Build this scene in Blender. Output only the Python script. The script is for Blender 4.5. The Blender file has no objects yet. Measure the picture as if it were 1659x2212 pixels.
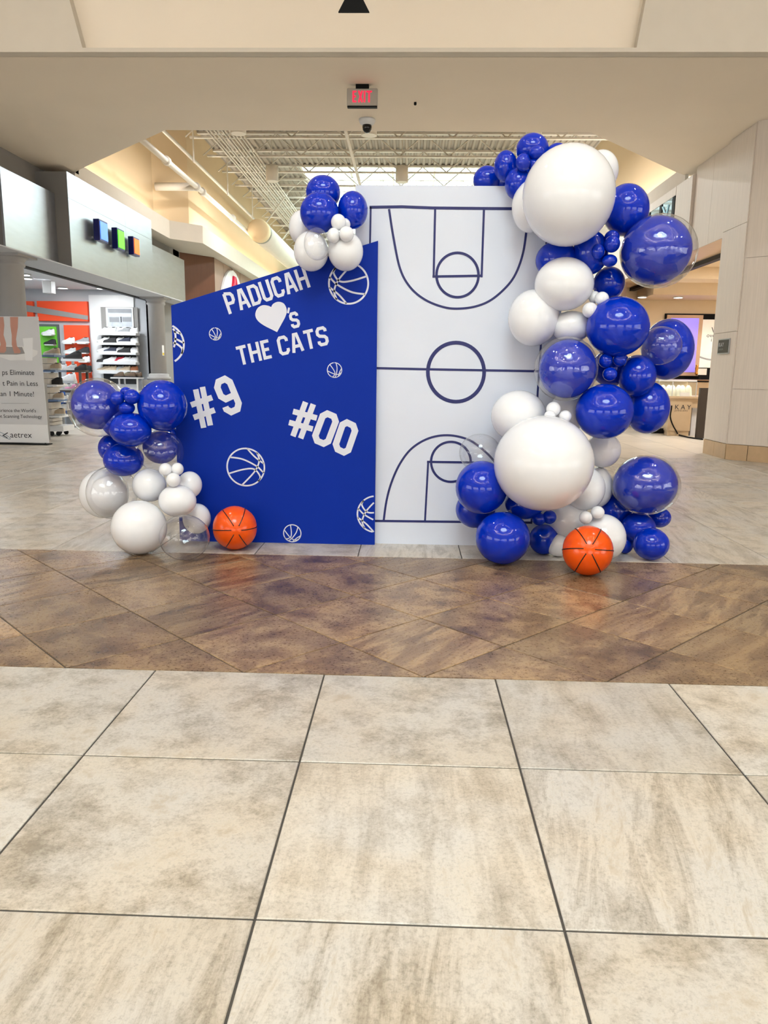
import bpy, bmesh, math, random
from mathutils import Vector, Matrix
random.seed(7)
S = bpy.context.scene
COL = S.collection
W, H = 1659, 2212
# ------------------------------------------------------------------ camera (solved from the floor grid)
FOC, PITCH, YAW, ROLL, EYE = 1618.32, 0.18599, 0.032126, 0.0133145, 1.0697
_f = Vector((-math.sin(YAW), math.cos(YAW), 0)); _r = Vector((math.cos(YAW), math.sin(YAW), 0)); _u = Vector((0, 0, 1))
FW = _f*math.cos(PITCH) - _u*math.sin(PITCH); UP0 = _u*math.cos(PITCH) + _f*math.sin(PITCH)
RT = _r*math.cos(ROLL) + UP0*math.sin(ROLL); UP = UP0*math.cos(ROLL) - _r*math.sin(ROLL)
EYEP = Vector((0, 0, EYE))
cam = bpy.data.cameras.new('camera'); camo = bpy.data.objects.new('camera', cam); COL.objects.link(camo)
cam.sensor_fit = 'HORIZONTAL'; cam.sensor_width = 36; cam.lens = FOC/W*36; cam.clip_start = .05; cam.clip_end = 200
camo.matrix_world = Matrix(((RT.x, UP.x, -FW.x, 0), (RT.y, UP.y, -FW.y, 0), (RT.z, UP.z, -FW.z, EYE), (0, 0, 0, 1)))
S.camera = camo
S.view_settings.view_transform = 'Standard'; S.view_settings.look = 'None'
S.view_settings.exposure = 0.13; S.view_settings.gamma = 1.0; S.view_settings.use_curve_mapping = False
# measured point of the photograph -> point of the place on a plane x / y / z = v
def ray(px, py): return RT*((px-W/2)/FOC) - UP*((py-H/2)/FOC) + FW
def onX(px, py, v): d = ray(px, py); return EYEP + d*(v/d.x)
def onY(px, py, v): d = ray(px, py); return EYEP + d*(v/d.y)
def onZ(px, py, v): d = ray(px, py); return EYEP + d*((v-EYE)/d.z)
# ------------------------------------------------------------------ world: bright overcast sky seen through the skylights
wd = bpy.data.worlds.new('sky'); S.world = wd; wd.use_nodes = True
nt = wd.node_tree; bg = nt.nodes['Background']
bg.inputs[0].default_value = (.80, .97, 1.0, 1); bg.inputs[1].default_value = 10.0
S.cycles.max_bounces = 6; S.cycles.diffuse_bounces = 3; S.cycles.glossy_bounces = 3; S.cycles.transparent_max_bounces = 10
S.cycles.use_adaptive_sampling = True; S.cycles.adaptive_threshold = .1
S.cycles.caustics_reflective = False; S.cycles.caustics_refractive = False
# ------------------------------------------------------------------ lights
def area(name, loc, sx, sy, power, col=(1, .93, .84), rot=(0, 0, 0), shape='RECTANGLE', portal=False):
    l = bpy.data.lights.new(name, 'AREA'); l.shape = shape; l.size = sx
    if shape in ('RECTANGLE', 'ELLIPSE'): l.size_y = sy
    l.energy = power; l.color = col; l.cycles.is_portal = portal
    o = bpy.data.objects.new(name, l); COL.objects.link(o); o.location = loc; o.rotation_euler = rot
    return o
WARM = (1, .96, .90); COOL = (.90, .96, 1); NEUT = (.98, .98, 1)
RC = Vector((0, -3, 0))                              # centre of the rotunda the photographer stands in
area('rotunda_skylight_portal', (RC.x, RC.y, 8.3), 4.6, 4.6, 10, COOL, portal=True)
area('rotunda_skylight_daylight', (RC.x, RC.y, 8.25), 4.2, 4.2, 160, COOL, shape='DISK')
area('corridor_skylight_portal', (.6, 27.5, 6.58), 7.4, 11.5, 10, COOL, portal=True)
# cove lamps on the rotunda ledge, throwing their light up on the ceiling
for k in range(8):
    a = k*math.pi/4
    n = Vector((math.sin(a), math.cos(a), 0))
    p = RC + n*6.35
    area('rotunda_cove_lamp', (p.x, p.y, 6.72), 4.6, .12, 110, WARM, (math.pi, 0, -a))
# ------------------------------------------------------------------ helpers
def lin(c): return tuple(((v/255)/12.92 if v/255 <= .04045 else ((v/255+.055)/1.055)**2.4) for v in c)
def new_mat(name):
    m = bpy.data.materials.new(name); m.use_nodes = True
    return m, m.node_tree, m.node_tree.nodes['Principled BSDF']
def mat(name, col, rough=.5, metal=0., var=.05, scale=6., spec=.5, emit=0., bump=0., coat=0., stretch=(1, 1, 1), srgb=True):
    m, t, b = new_mat(name); c = lin(col) if srgb else col
    N = t.nodes.new; L = t.links.new
    tc = N('ShaderNodeTexCoord'); mp = N('ShaderNodeMapping'); mp.inputs['Scale'].default_value = stretch
    L(tc.outputs['Object'], mp.inputs['Vector'])
    nz = N('ShaderNodeTexNoise'); nz.inputs['Scale'].default_value = scale; nz.inputs['Detail'].default_value = 1.5
    L(mp.outputs[0], nz.inputs['Vector'])
    mr = N('ShaderNodeMapRange'); mr.inputs['To Min'].default_value = 1-var*2; mr.inputs['To Max'].default_value = 1+var*2
    L(nz.outputs['Fac'], mr.inputs['Value'])
    vm = N('ShaderNodeVectorMath'); vm.operation = 'SCALE'; vm.inputs[0].default_value = c
    L(mr.outputs[0], vm.inputs['Scale']); L(vm.outputs[0], b.inputs['Base Color'])
    b.inputs['Roughness'].default_value = rough; b.inputs['Metallic'].default_value = metal
    b.inputs['Specular IOR Level'].default_value = spec; b.inputs['Coat Weight'].default_value = coat
    b.inputs['Coat Roughness'].default_value = .03
    if emit: L(vm.outputs[0], b.inputs['Emission Color']); b.inputs['Emission Strength'].default_value = emit
    if bump:
        bp = N('ShaderNodeBump'); bp.inputs['Strength'].default_value = bump; bp.inputs['Distance'].default_value = .01
        L(nz.outputs['Fac'], bp.inputs['Height']); L(bp.outputs[0], b.inputs['Normal'])
    return m
def clear_mat(name, tint=(1, 1, 1), base=.03, rough=.02, gain=1.0, haze=0., wob=.0):
    m, t, b = new_mat(name); N = t.nodes.new; L = t.links.new; t.nodes.remove(b)
    out = t.nodes['Material Output']
    tr = N('ShaderNodeBsdfTransparent'); tr.inputs[0].default_value = (*tint, 1)
    gl = N('ShaderNodeBsdfGlossy'); gl.inputs['Roughness'].default_value = rough
    geo = N('ShaderNodeNewGeometry'); mx = N('ShaderNodeMapRange')
    mx.inputs['To Min'].default_value = 1.45; mx.inputs['To Max'].default_value = 1/1.45
    L(geo.outputs['Backfacing'], mx.inputs['Value'])
    fr = N('ShaderNodeFresnel'); L(mx.outputs[0], fr.inputs['IOR'])
    ad = N('ShaderNodeMath'); ad.operation = 'MULTIPLY_ADD'; ad.inputs[1].default_value = gain; ad.inputs[2].default_value = base; ad.use_clamp = True
    L(fr.outputs[0], ad.inputs[0])
    nz = N('ShaderNodeTexNoise'); nz.inputs['Scale'].default_value = 2.2
    tc = N('ShaderNodeTexCoord'); L(tc.outputs['Object'], nz.inputs['Vector'])
    bp = N('ShaderNodeBump'); bp.inputs['Strength'].default_value = wob; bp.inputs['Distance'].default_value = .2
    L(nz.outputs['Fac'], bp.inputs['Height']); L(bp.outputs[0], gl.inputs['Normal'])
    ms = N('ShaderNodeMixShader'); L(ad.outputs[0], ms.inputs[0]); L(tr.outputs[0], ms.inputs[1]); L(gl.outputs[0], ms.inputs[2])
    df = N('ShaderNodeBsdfDiffuse'); df.inputs[0].default_value = (.9, .9, .92, 1)
    m2 = N('ShaderNodeMixShader'); m2.inputs[0].default_value = haze; L(ms.outputs[0], m2.inputs[1]); L(df.outputs[0], m2.inputs[2])
    L(m2.outputs[0], out.inputs[0])
    return m
class MB:
    def __init__(s): s.v = []; s.f = []
    def add(s, vs, fs):
        n = len(s.v); s.v += [tuple(v) for v in vs]; s.f += [tuple(i+n for i in f) for f in fs]; return s
    def box(s, x0, x1, y0, y1, z0, z1):
        v = [(x, y, z) for z in (z0, z1) for y in (y0, y1) for x in (x0, x1)]
        return s.add(v, [(0, 2, 3, 1), (4, 5, 7, 6), (0, 1, 5, 4), (2, 6, 7, 3), (0, 4, 6, 2), (1, 3, 7, 5)])
    def bar(s, a, b, r, n=8, r2=None, caps=True):
        a = Vector(a); b = Vector(b); d = (b-a).normalized(); r2 = r if r2 is None else r2
        e = d.orthogonal().normalized(); g = d.cross(e); v = []
        for k in range(n):
            t = 2*math.pi*(k+.5)/n; o = e*math.cos(t)+g*math.sin(t); v += [a+o*r, b+o*r2]
        f = [(2*k, 2*((k+1) % n), 2*((k+1) % n)+1, 2*k+1) for k in range(n)]
        if caps: f += [tuple(2*k for k in reversed(range(n))), tuple(2*k+1 for k in range(n))]
        return s.add(v, f)
    def tube(s, pts, r, n=8):
        pts = [Vector(p) for p in pts]
        up = Vector((.13, .21, .97)); v = []
        for i, p in enumerate(pts):
            d = (pts[min(i+1, len(pts)-1)] - pts[max(i-1, 0)]).normalized()
            e = d.cross(up).normalized(); g = d.cross(e)
            for k in range(n):
                t = 2*math.pi*k/n; v.append(p + e*math.cos(t)*r + g*math.sin(t)*r)
        f = [(i*n+k, i*n+(k+1) % n, (i+1)*n+(k+1) % n, (i+1)*n+k) for i in range(len(pts)-1) for k in range(n)]
        f += [tuple(reversed(range(n))), tuple((len(pts)-1)*n+k for k in range(n))]
        return s.add(v, f)
    def lathe(s, prof, c=(0, 0, 0), n=24, axis='Z'):
        v = []
        for r, z in prof:
            for k in range(n):
                t = 2*math.pi*k/n; p = (r*math.cos(t), r*math.sin(t), z)
                if axis == 'Y': p = (p[0], p[2], -p[1])
                if axis == 'X': p = (p[2], p[0], p[1])
                v.append((c[0]+p[0], c[1]+p[1], c[2]+p[2]))
        m = len(prof)
        f = [(i*n+k, i*n+(k+1) % n, (i+1)*n+(k+1) % n, (i+1)*n+k) for i in range(m-1) for k in range(n)]
        f += [tuple(reversed(range(n))), tuple((m-1)*n+k for k in range(n))]
        return s.add(v, f)
    def prism(s, poly, z0, z1):                       # vertical prism over an xy outline
        n = len(poly); v = [(x, y, z0) for x, y in poly]+[(x, y, z1) for x, y in poly]
        return s.add(v, [tuple(reversed(range(n))), tuple(range(n, 2*n))]+[(k, (k+1) % n, (k+1) % n+n, k+n) for k in range(n)])
    def prismY(s, poly, y0, y1):                      # outline in xz, depth along y (y0 front)
        n = len(poly); v = [(x, y0, z) for x, z in poly]+[(x, y1, z) for x, z in poly]
        return s.add(v, [tuple(range(n)), tuple(reversed(range(n, 2*n)))]+[(k, k+n, (k+1) % n+n, (k+1) % n) for k in range(n)])
    def prismX(s, poly, x0, x1):                      # outline in yz, depth along x
        n = len(poly); v = [(x0, y, z) for y, z in poly]+[(x1, y, z) for y, z in poly]
        return s.add(v, [tuple(range(n)), tuple(reversed(range(n, 2*n)))]+[(k, k+n, (k+1) % n+n, (k+1) % n) for k in range(n)])
    def ribbonY(s, pts, w, y, closed=False):          # flat stroke in a plane y = const, mitred
        P = [Vector((p[0], p[1])) for p in pts]; n = len(P); v = []
        for i in range(n):
            if closed: a, c = P[i-1], P[(i+1) % n]
            else: a, c = P[max(i-1, 0)], P[min(i+1, n-1)]
            d1 = (P[i]-a); d2 = (c-P[i])
            if d1.length < 1e-9: d1 = d2
            if d2.length < 1e-9: d2 = d1
            d1.normalize(); d2.normalize(); n1 = Vector((-d1.y, d1.x)); n2 = Vector((-d2.y, d2.x))
            m = (n1+n2); m = m/max(m.dot(n1), .45) if m.length > 1e-6 else n1
            v += [(P[i].x+m.x*w/2, y, P[i].y+m.y*w/2), (P[i].x-m.x*w/2, y, P[i].y-m.y*w/2)]
        f = [(2*i, 2*i+1, 2*i+3, 2*i+2) for i in range(n-1)]
        if closed: f.append((2*n-2, 2*n-1, 1, 0))
        return s.add(v, f)
    def mesh(s, name, m, smooth=False, recalc=True):
        me = bpy.data.meshes.new(name); me.from_pydata(s.v, [], s.f)
        if recalc:
            bm = bmesh.new(); bm.from_mesh(me); bmesh.ops.recalc_face_normals(bm, faces=bm.faces); bm.to_mesh(me); bm.free()
        if smooth:
            for p in me.polygons: p.use_smooth = True
        me.materials.append(m); return me
    def build(s, name, m, parent=None, smooth=False, center=False, bevel=0., recalc=True):
        off = Vector((0, 0, 0))
        if center and s.v:
            xs = [v[0] for v in s.v]; ys = [v[1] for v in s.v]; zs = [v[2] for v in s.v]
            off = Vector(((min(xs)+max(xs))/2, (min(ys)+max(ys))/2, min(zs)))
            s.v = [(v[0]-off.x, v[1]-off.y, v[2]-off.z) for v in s.v]
        o = bpy.data.objects.new(name, s.mesh(name, m, smooth, recalc)); COL.objects.link(o); o.location = off
        if parent is not None: adopt(o, parent)
        if bevel:
            bv = o.modifiers.new('bevel', 'BEVEL'); bv.width = bevel; bv.segments = 2; bv.limit_method = 'ANGLE'
        if smooth == 'auto': pass
        return o
def world_loc(o):
    l = Vector(o.location)
    while o.parent is not None:
        l = l + o.parent.location; o = o.parent
    return l
def adopt(o, parent):                                 # parents here are only ever moved, never turned: plain offsets
    o.parent = parent; o.location = Vector(o.location) - world_loc(parent)
def tag(o, label, cat, group=None):
    o['label'] = label; o['category'] = cat
    if group: o['group'] = group
    return o
def struct(o): o['kind'] = 'structure'; return o
def thing(name, label, cat, loc, group=None):
    o = bpy.data.objects.new(name, None); COL.objects.link(o); o.location = loc; o.empty_display_size = .05
    return tag(o, label, cat, group)
def one(mb, name, m, label, cat, group=None, smooth=False, bevel=0.):
    return tag(mb.build(name, m, None, smooth, True, bevel), label, cat, group)
def smooth_curve(pts, n=8):
    out = []; P = [Vector((p[0], p[1])) for p in pts]
    for i in range(len(P)-1):
        p0 = P[max(i-1, 0)]; p1 = P[i]; p2 = P[i+1]; p3 = P[min(i+2, len(P)-1)]
        for k in range(n):
            t = k/n
            out.append(.5*((2*p1)+(p2-p0)*t+(2*p0-5*p1+4*p2-p3)*t*t+(3*p1-p0-3*p2+p3)*t**3))
    out.append(P[-1]); return [(p.x, p.y) for p in out]
def text_obj(name, body, size, m, parent, origin, ex, ez, align='LEFT', sx=1., spacing=1.):
    # built-in lettering as a thin flat mesh, laid on a plane spanned by ex (reading direction) and ez (up)
    cu = bpy.data.curves.new(name, 'FONT'); cu.body = body; cu.size = size; cu.align_x = align; cu.space_character = spacing
    cu.resolution_u = 4
    tmp = bpy.data.objects.new('tmp', cu); COL.objects.link(tmp)
    me = bpy.data.meshes.new_from_object(tmp.evaluated_get(bpy.context.evaluated_depsgraph_get()))
    bpy.data.objects.remove(tmp)
    ex = Vector(ex).normalized(); ez = Vector(ez).normalized(); o3 = Vector(origin)
    for v in me.vertices: v.co = o3 + ex*(v.co.x*sx) + ez*v.co.y
    me.materials.clear(); me.materials.append(m); me.name = name
    o = bpy.data.objects.new(name, me); COL.objects.link(o)
    if parent is not None: adopt(o, parent)
    return o
ORD = ['first', 'second', 'third', 'fourth', 'fifth', 'sixth', 'seventh', 'eighth', 'ninth', 'tenth']
# ------------------------------------------------------------------ materials
def tile_mat(name, cols, streak, rough, dark, fine, grain, tones):
    m, t, b = new_mat(name); N = t.nodes.new; L = t.links.new
    tc = N('ShaderNodeTexCoord'); oi = N('ShaderNodeObjectInfo')
    wn = N('ShaderNodeTexWhiteNoise'); wn.noise_dimensions = '1D'; L(oi.outputs['Random'], wn.inputs['W'])
    off = N('ShaderNodeVectorMath'); off.operation = 'SCALE'; off.inputs['Scale'].default_value = 40
    L(wn.outputs['Color'], off.inputs[0])
    add = N('ShaderNodeVectorMath'); add.operation = 'ADD'; L(tc.outputs['Object'], add.inputs[0]); L(off.outputs[0], add.inputs[1])
    rot = N('ShaderNodeVectorRotate'); rot.rotation_type = 'Z_AXIS'
    mr = N('ShaderNodeMapRange'); mr.inputs['To Min'].default_value = streak[0]; mr.inputs['To Max'].default_value = streak[1]
    L(wn.outputs['Value'], mr.inputs['Value']); L(mr.outputs[0], rot.inputs['Angle']); L(add.outputs[0], rot.inputs['Vector'])
    mp = N('ShaderNodeMapping'); mp.inputs['Scale'].default_value = (1, .17, 1); L(rot.outputs[0], mp.inputs['Vector'])
    cloud = N('ShaderNodeTexNoise'); cloud.inputs['Scale'].default_value = 5; cloud.inputs['Detail'].default_value = 7; cloud.inputs['Roughness'].default_value = .76
    L(add.outputs[0], cloud.inputs['Vector'])
    stre = N('ShaderNodeTexNoise'); stre.inputs['Scale'].default_value = 13; stre.inputs['Detail'].default_value = 6; stre.inputs['Roughness'].default_value = .74; stre.inputs['Distortion'].default_value = .5
    L(mp.outputs[0], stre.inputs['Vector'])
    sp = N('ShaderNodeSeparateColor'); L(wn.outputs['Color'], sp.inputs[0])
    st2 = N('ShaderNodeMapRange'); st2.inputs['From Min'].default_value = .5; st2.inputs['From Max'].default_value = .8; L(sp.outputs[1], st2.inputs['Value'])
    mix = N('ShaderNodeMix'); mix.data_type = 'FLOAT'; L(st2.outputs[0], mix.inputs['Factor']); L(cloud.outputs['Fac'], mix.inputs[2]); L(stre.outputs['Fac'], mix.inputs[3])
    ramp = N('ShaderNodeValToRGB'); r = ramp.color_ramp
    while len(r.elements) < len(cols): r.elements.new(.5)
    for e, (p, c) in zip(r.elements, cols): e.position = p; e.color = (*lin(c), 1)
    sm = N('ShaderNodeTexNoise'); sm.inputs['Scale'].default_value = fine; sm.inputs['Detail'].default_value = 3; sm.inputs['Roughness'].default_value = .8; L(add.outputs[0], sm.inputs['Vector'])
    gr = N('ShaderNodeMath'); gr.operation = 'MULTIPLY_ADD'; gr.inputs[1].default_value = grain; L(sm.outputs['Fac'], gr.inputs[0])
    mo = N('ShaderNodeMath'); mo.operation = 'SUBTRACT'; L(mix.outputs[0], mo.inputs[0]); mo.inputs[1].default_value = grain*.5; L(mo.outputs[0], gr.inputs[2]); L(gr.outputs[0], ramp.inputs[0])
    spk = N('ShaderNodeValToRGB'); spk.color_ramp.elements[0].position = .33; spk.color_ramp.elements[1].position = .5
    spk.color_ramp.elements[0].color = (dark, dark, dark, 1); L(sm.outputs['Fac'], spk.inputs[0])
    tone = N('ShaderNodeMapRange'); tone.inputs['To Min'].default_value = tones[0]; tone.inputs['To Max'].default_value = tones[1]; L(sp.outputs[2], tone.inputs['Value'])
    mul = N('ShaderNodeVectorMath'); mul.operation = 'MULTIPLY'; L(ramp.outputs[0], mul.inputs[0]); L(spk.outputs[0], mul.inputs[1])
    hz = N('ShaderNodeTexNoise'); hz.inputs['Scale'].default_value = 3.2; hz.inputs['Detail'].default_value = 2; L(off.outputs[0], hz.inputs['Vector'])
    h2 = N('ShaderNodeVectorMath'); h2.operation = 'ADD'; h2.inputs[1].default_value = (7.3, 2.1, 0); L(add.outputs[0], h2.inputs[0]); L(h2.outputs[0], hz.inputs['Vector'])
    hr = N('ShaderNodeValToRGB'); hr.color_ramp.elements[0].position = .38; hr.color_ramp.elements[1].position = .62
    hr.color_ramp.elements[0].color = (.95, .96, .98, 1); hr.color_ramp.elements[1].color = (.98, .94, .88, 1); L(hz.outputs['Fac'], hr.inputs[0])
    mh = N('ShaderNodeVectorMath'); mh.operation = 'MULTIPLY'; L(mul.outputs[0], mh.inputs[0]); L(hr.outputs[0], mh.inputs[1]); mul = mh
    mu2 = N('ShaderNodeVectorMath'); mu2.operation = 'SCALE'; L(mul.outputs[0], mu2.inputs[0]); L(tone.outputs[0], mu2.inputs['Scale'])
    L(mu2.outputs[0], b.inputs['Base Color'])
    rr = N('ShaderNodeMapRange'); rr.inputs['To Min'].default_value = rough-.06; rr.inputs['To Max'].default_value = rough+.1; L(sm.outputs['Fac'], rr.inputs['Value']); L(rr.outputs[0], b.inputs['Roughness'])
    bp = N('ShaderNodeBump'); bp.inputs['Strength'].default_value = .05; bp.inputs['Distance'].default_value = .004; L(sm.outputs['Fac'], bp.inputs['Height']); L(bp.outputs[0], b.inputs['Normal'])
    return m
LIGHT_TILE = tile_mat('light_travertine_tile', [(.33, (152, 142, 128)), (.43, (182, 173, 160)), (.50, (200, 192, 181)), (.57, (212, 205, 195)), (.67, (192, 180, 163))], (-.12, .3), .32, .86, 95, .20, (.94, 1.1))
BROWN_TILE = tile_mat('brown_slate_tile', [(.33, (84, 66, 52)), (.43, (116, 92, 70)), (.51, (138, 113, 86)), (.59, (168, 142, 108)), (.68, (112, 88, 66))], (.5, .95), .27, .95, 80, .13, (.74, 1.30))
def grid_mat(name, a, grout, sx, sy, x0, y0):
    m, t, b = new_mat(name); N = t.nodes.new; L = t.links.new
    tc = N('ShaderNodeTexCoord'); mp = N('ShaderNodeMapping'); mp.inputs['Location'].default_value = (-x0, -y0, 0)
    L(tc.outputs['Object'], mp.inputs['Vector'])
    br = N('ShaderNodeTexBrick'); br.offset = 0; br.inputs['Scale'].default_value = 1; br.inputs['Brick Width'].default_value = sx; br.inputs['Row Height'].default_value = sy
    br.inputs['Mortar Size'].default_value = .004; br.inputs['Color1'].default_value = (*lin(a), 1); br.inputs['Color2'].default_value = (*lin([v*.93 for v in a]), 1); br.inputs['Mortar'].default_value = (*lin(grout), 1)
    L(mp.outputs[0], br.inputs['Vector'])
    nz = N('ShaderNodeTexNoise'); nz.inputs['Scale'].default_value = 4; nz.inputs['Detail'].default_value = 8; L(mp.outputs[0], nz.inputs['Vector'])
    mr = N('ShaderNodeMapRange'); mr.inputs['To Min'].default_value = .8; mr.inputs['To Max'].default_value = 1.15; L(nz.outputs['Fac'], mr.inputs['Value'])
    vm = N('ShaderNodeVectorMath'); vm.operation = 'SCALE'; L(br.outputs['Color'], vm.inputs[0]); L(mr.outputs[0], vm.inputs['Scale']); L(vm.outputs[0], b.inputs['Base Color'])
    b.inputs['Roughness'].default_value = .3
    return m
FAR_TILE = grid_mat('far_floor_tile', (220, 209, 194), (95, 90, 84), .6096, 1.13, -.287, 4.26)
GROUT = mat('dark_grout', (70, 66, 62), .9)
SOFFIT = mat('cream_plaster', (242, 228, 208), .85, var=.015, scale=1.5)
TANWALL = mat('tan_plaster', (226, 200, 160), .85, var=.015, scale=1.5)
FASCIA = mat('pale_fascia_paint', (214, 204, 188), .8, var=.015)
STEELW = mat('white_painted_steel', (226, 218, 205), .5, var=.03)
DECKM = mat('painted_roof_deck', (172, 160, 146), .6, var=.03)
DARKSLOT = mat('dark_rubber', (22, 22, 24), .6)
BLACK = mat('black_paint', (6, 6, 7), .6, spec=.15)
GREYWALL = mat('grey_shop_paint', (146, 143, 140), .7, var=.02)
GREYWALL2 = mat('light_grey_shop_paint', (196, 198, 202), .7, var=.02)
METAL = mat('brushed_aluminium', (184, 190, 200), .3, metal=.85, var=.04, scale=3, stretch=(1, 1, 6), bump=.05)
COLUMN = mat('grey_column_paint', (166, 164, 162), .55, var=.02)
WHITE = mat('white_laminate', (232, 232, 232), .45, var=.02)
SHOPCEIL = mat('white_ceiling_paint', (228, 228, 230), .8, var=.01)
WOOD = mat('pale_wood_laminate', (230, 218, 206), .5, var=.05, scale=9, stretch=(6, 6, .25))
WOODTAN = mat('tan_wood_soffit', (204, 176, 142), .5, var=.05, scale=6, stretch=(.4, 5, 5))
STONEBASE = mat('beige_stone_base', (198, 168, 130), .4, var=.06, scale=14)
BROWNPANEL = mat('brown_wood_panel', (98, 60, 40), .4, var=.08, scale=6, stretch=(6, 6, .3))
TAUPE = mat('taupe_panel', (158, 132, 116), .5, var=.03)
ORANGE_P = mat('orange_shop_panel', (246, 82, 36), .4, var=.02)
GREEN_P = mat('green_shop_panel', (120, 214, 62), .4, var=.02)
CREAM = mat('cream_shop_paint', (226, 204, 170), .75, var=.015)
BLUEBOARD = mat('blue_board_paint', (0, 42, 152), .55, var=.02, spec=.15)
WHITEBOARD = mat('white_board_paint', (222, 228, 242), .5, var=.01)
DECAL = mat('white_vinyl', (222, 224, 236), .45, var=.01)
TAPE = mat('navy_tape', (12, 26, 98), .4, var=.08, scale=40)
BLUE_B = mat('blue_latex', (0, 44, 184), .06, var=.02, spec=.5)
WHITE_B = mat('white_latex', (244, 244, 247), .10, var=.008, spec=.5)
CLEAR_B = clear_mat('clear_bubble_film', (.985, .985, .99), .03, .02, 1.4, .012, .05)
GLASS = clear_mat('window_glass', (.93, .98, .98), .02, .01)
ORANGE_B = mat('orange_vinyl', (240, 86, 8), .18, var=.03)
LINE_B = mat('black_print', (20, 16, 14), .4)
PRINT_DARK = mat('dark_ink', (38, 40, 46), .6)
PRINT_GREY = mat('grey_ink', (150, 152, 156), .6)
BANNER = mat('banner_vinyl', (206, 207, 210), .55, var=.01)
BANNERW = mat('banner_white', (232, 233, 235), .55, var=.01)
# ------------------------------------------------------------------ floor
GX, GY, TS = -.2871, 1.3003, .6096
BN, BF = GY+2*TS, 4.262                              # near and far edge of the brown band
fl = struct(MB().box(-13, 13, -17, 10.02, -.08, -.0035).build('floor', GROUT))
def tile_mesh(poly, m, name):                        # slab with a small eased edge, outline around its own centre
    n = len(poly); e = .0018
    cx = sum(p[0] for p in poly)/n; cy = sum(p[1] for p in poly)/n
    ins = []
    for x, y in poly:
        d = Vector((cx-x, cy-y)); d = d.normalized()*e*1.4 if d.length > 1e-6 else d
        ins.append((x+d.x, y+d.y))
    v = [(x-cx, y-cy, -.012) for x, y in poly]+[(x-cx, y-cy, -e) for x, y in poly]+[(x-cx, y-cy, 0) for x, y in ins]
    f = [tuple(range(2*n, 3*n))]
    for k in range(n):
        j = (k+1) % n; f += [(k, j, j+n, k+n), (k+n, j+n, j+2*n, k+2*n)]
    me = bpy.data.meshes.new(name); me.from_pydata(v, [], f); me.materials.append(m)
    bm = bmesh.new(); bm.from_mesh(me); bmesh.ops.recalc_face_normals(bm, faces=bm.faces); bm.to_mesh(me); bm.free()
    return me, cx, cy
def put_tile(me, x, y):
    o = bpy.data.objects.new('floor_tile', me); COL.objects.link(o); o.location = (x, y, random.uniform(-.0004, .0003)); o.parent = fl
G = .0028
sq, _, _ = tile_mesh([(G, G), (TS-G, G), (TS-G, TS-G), (G, TS-G)], LIGHT_TILE, 'floor_tile')
for j in range(-2, 2):
    for i in range(-3, 3):
        put_tile(sq, GX+(i+.5)*TS, GY+(j+.5)*TS)
lg = {}
rows = [BF, 5.363, 6.503, 7.64, 8.77, 9.9]
for y0, y1 in zip(rows[:-1], rows[1:]):
    me, _, _ = tile_mesh([(G, G), (TS-G, G), (TS-G, y1-y0-G), (G, y1-y0-G)], LIGHT_TILE, 'floor_tile')
    half = y1*.56+.4
    for i in range(-10, 10):
        x = GX+(i+.5)*TS
        if abs(x) < half+.3: put_tile(me, x, (y0+y1)/2)
def clip(poly, y, keep_above):
    out = []
    for i in range(len(poly)):
        a, b = poly[i], poly[(i+1) % len(poly)]
        ia = (a[1] >= y) == keep_above; ib = (b[1] >= y) == keep_above
        if ia: out.append(a)
        if ia != ib:
            t = (y-a[1])/(b[1]-a[1]); out.append((a[0]+(b[0]-a[0])*t, y))
    return out
DG = .4572*math.sqrt(2)
full = None
for i in range(-12, 14):
    for j in range(-1, 7):
        if (i+j) % 2: continue
        cx = -.255+i*DG/2; cy = BN+j*DG/2
        if abs(cx) > 2.9: continue
        h = DG/2-G*1.4
        poly = [(cx-h, cy), (cx, cy-h), (cx+h, cy), (cx, cy+h)]
        c = clip(clip(poly, BN+G, True), BF-G, False)
        if len(c) < 3: continue
        if len(c) == 4 and cy-h > BN and cy+h < BF:
            if full is None: full = tile_mesh([(-h, 0), (0, -h), (h, 0), (0, h)], BROWN_TILE, 'floor_tile')[0]
            put_tile(full, cx, cy)
        else:
            me, mx, my = tile_mesh(c, BROWN_TILE, 'floor_tile')
            if max(p[1] for p in c)-min(p[1] for p in c) > .02: put_tile(me, mx, my)
struct(MB().box(-13, 13, 9.9, 42, -.08, -.0005).build('floor', FAR_TILE))
struct(MB().box(-13, 13, -17, BN-4*TS+.002, -.0034, -.0006).build('floor', FAR_TILE))
struct(MB().box(-13, -3.2, BN, 9.9, -.0034, -.003).build('floor', FAR_TILE)); struct(MB().box(3.2, 13, BN, 9.9, -.0034, -.003).build('floor', FAR_TILE))
# ------------------------------------------------------------------ portal soffit and its walls
SZ = 4.08
def octo(ap, c=RC, rot=0.):                          # regular octagon by apothem
    R_ = ap/math.cos(math.pi/8)
    return [(c.x+R_*math.sin(rot+math.pi/8+k*math.pi/4), c.y+R_*math.cos(rot+math.pi/8+k*math.pi/4)) for k in range(8)]
soff = [(-7.6, 7.995), (7.6, 7.995), (7.6, 12.55), (4.30, 12.55), (3.94, 12.2), (2.23, 10.32), (-3.21, 10.28), (-4.96, 12.0), (-5.34, 12.4), (-5.34, 12.55), (-7.6, 12.55)]
struct(MB().prism(list(reversed(soff)), SZ, SZ+.10).build('ceiling', SOFFIT))
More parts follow.
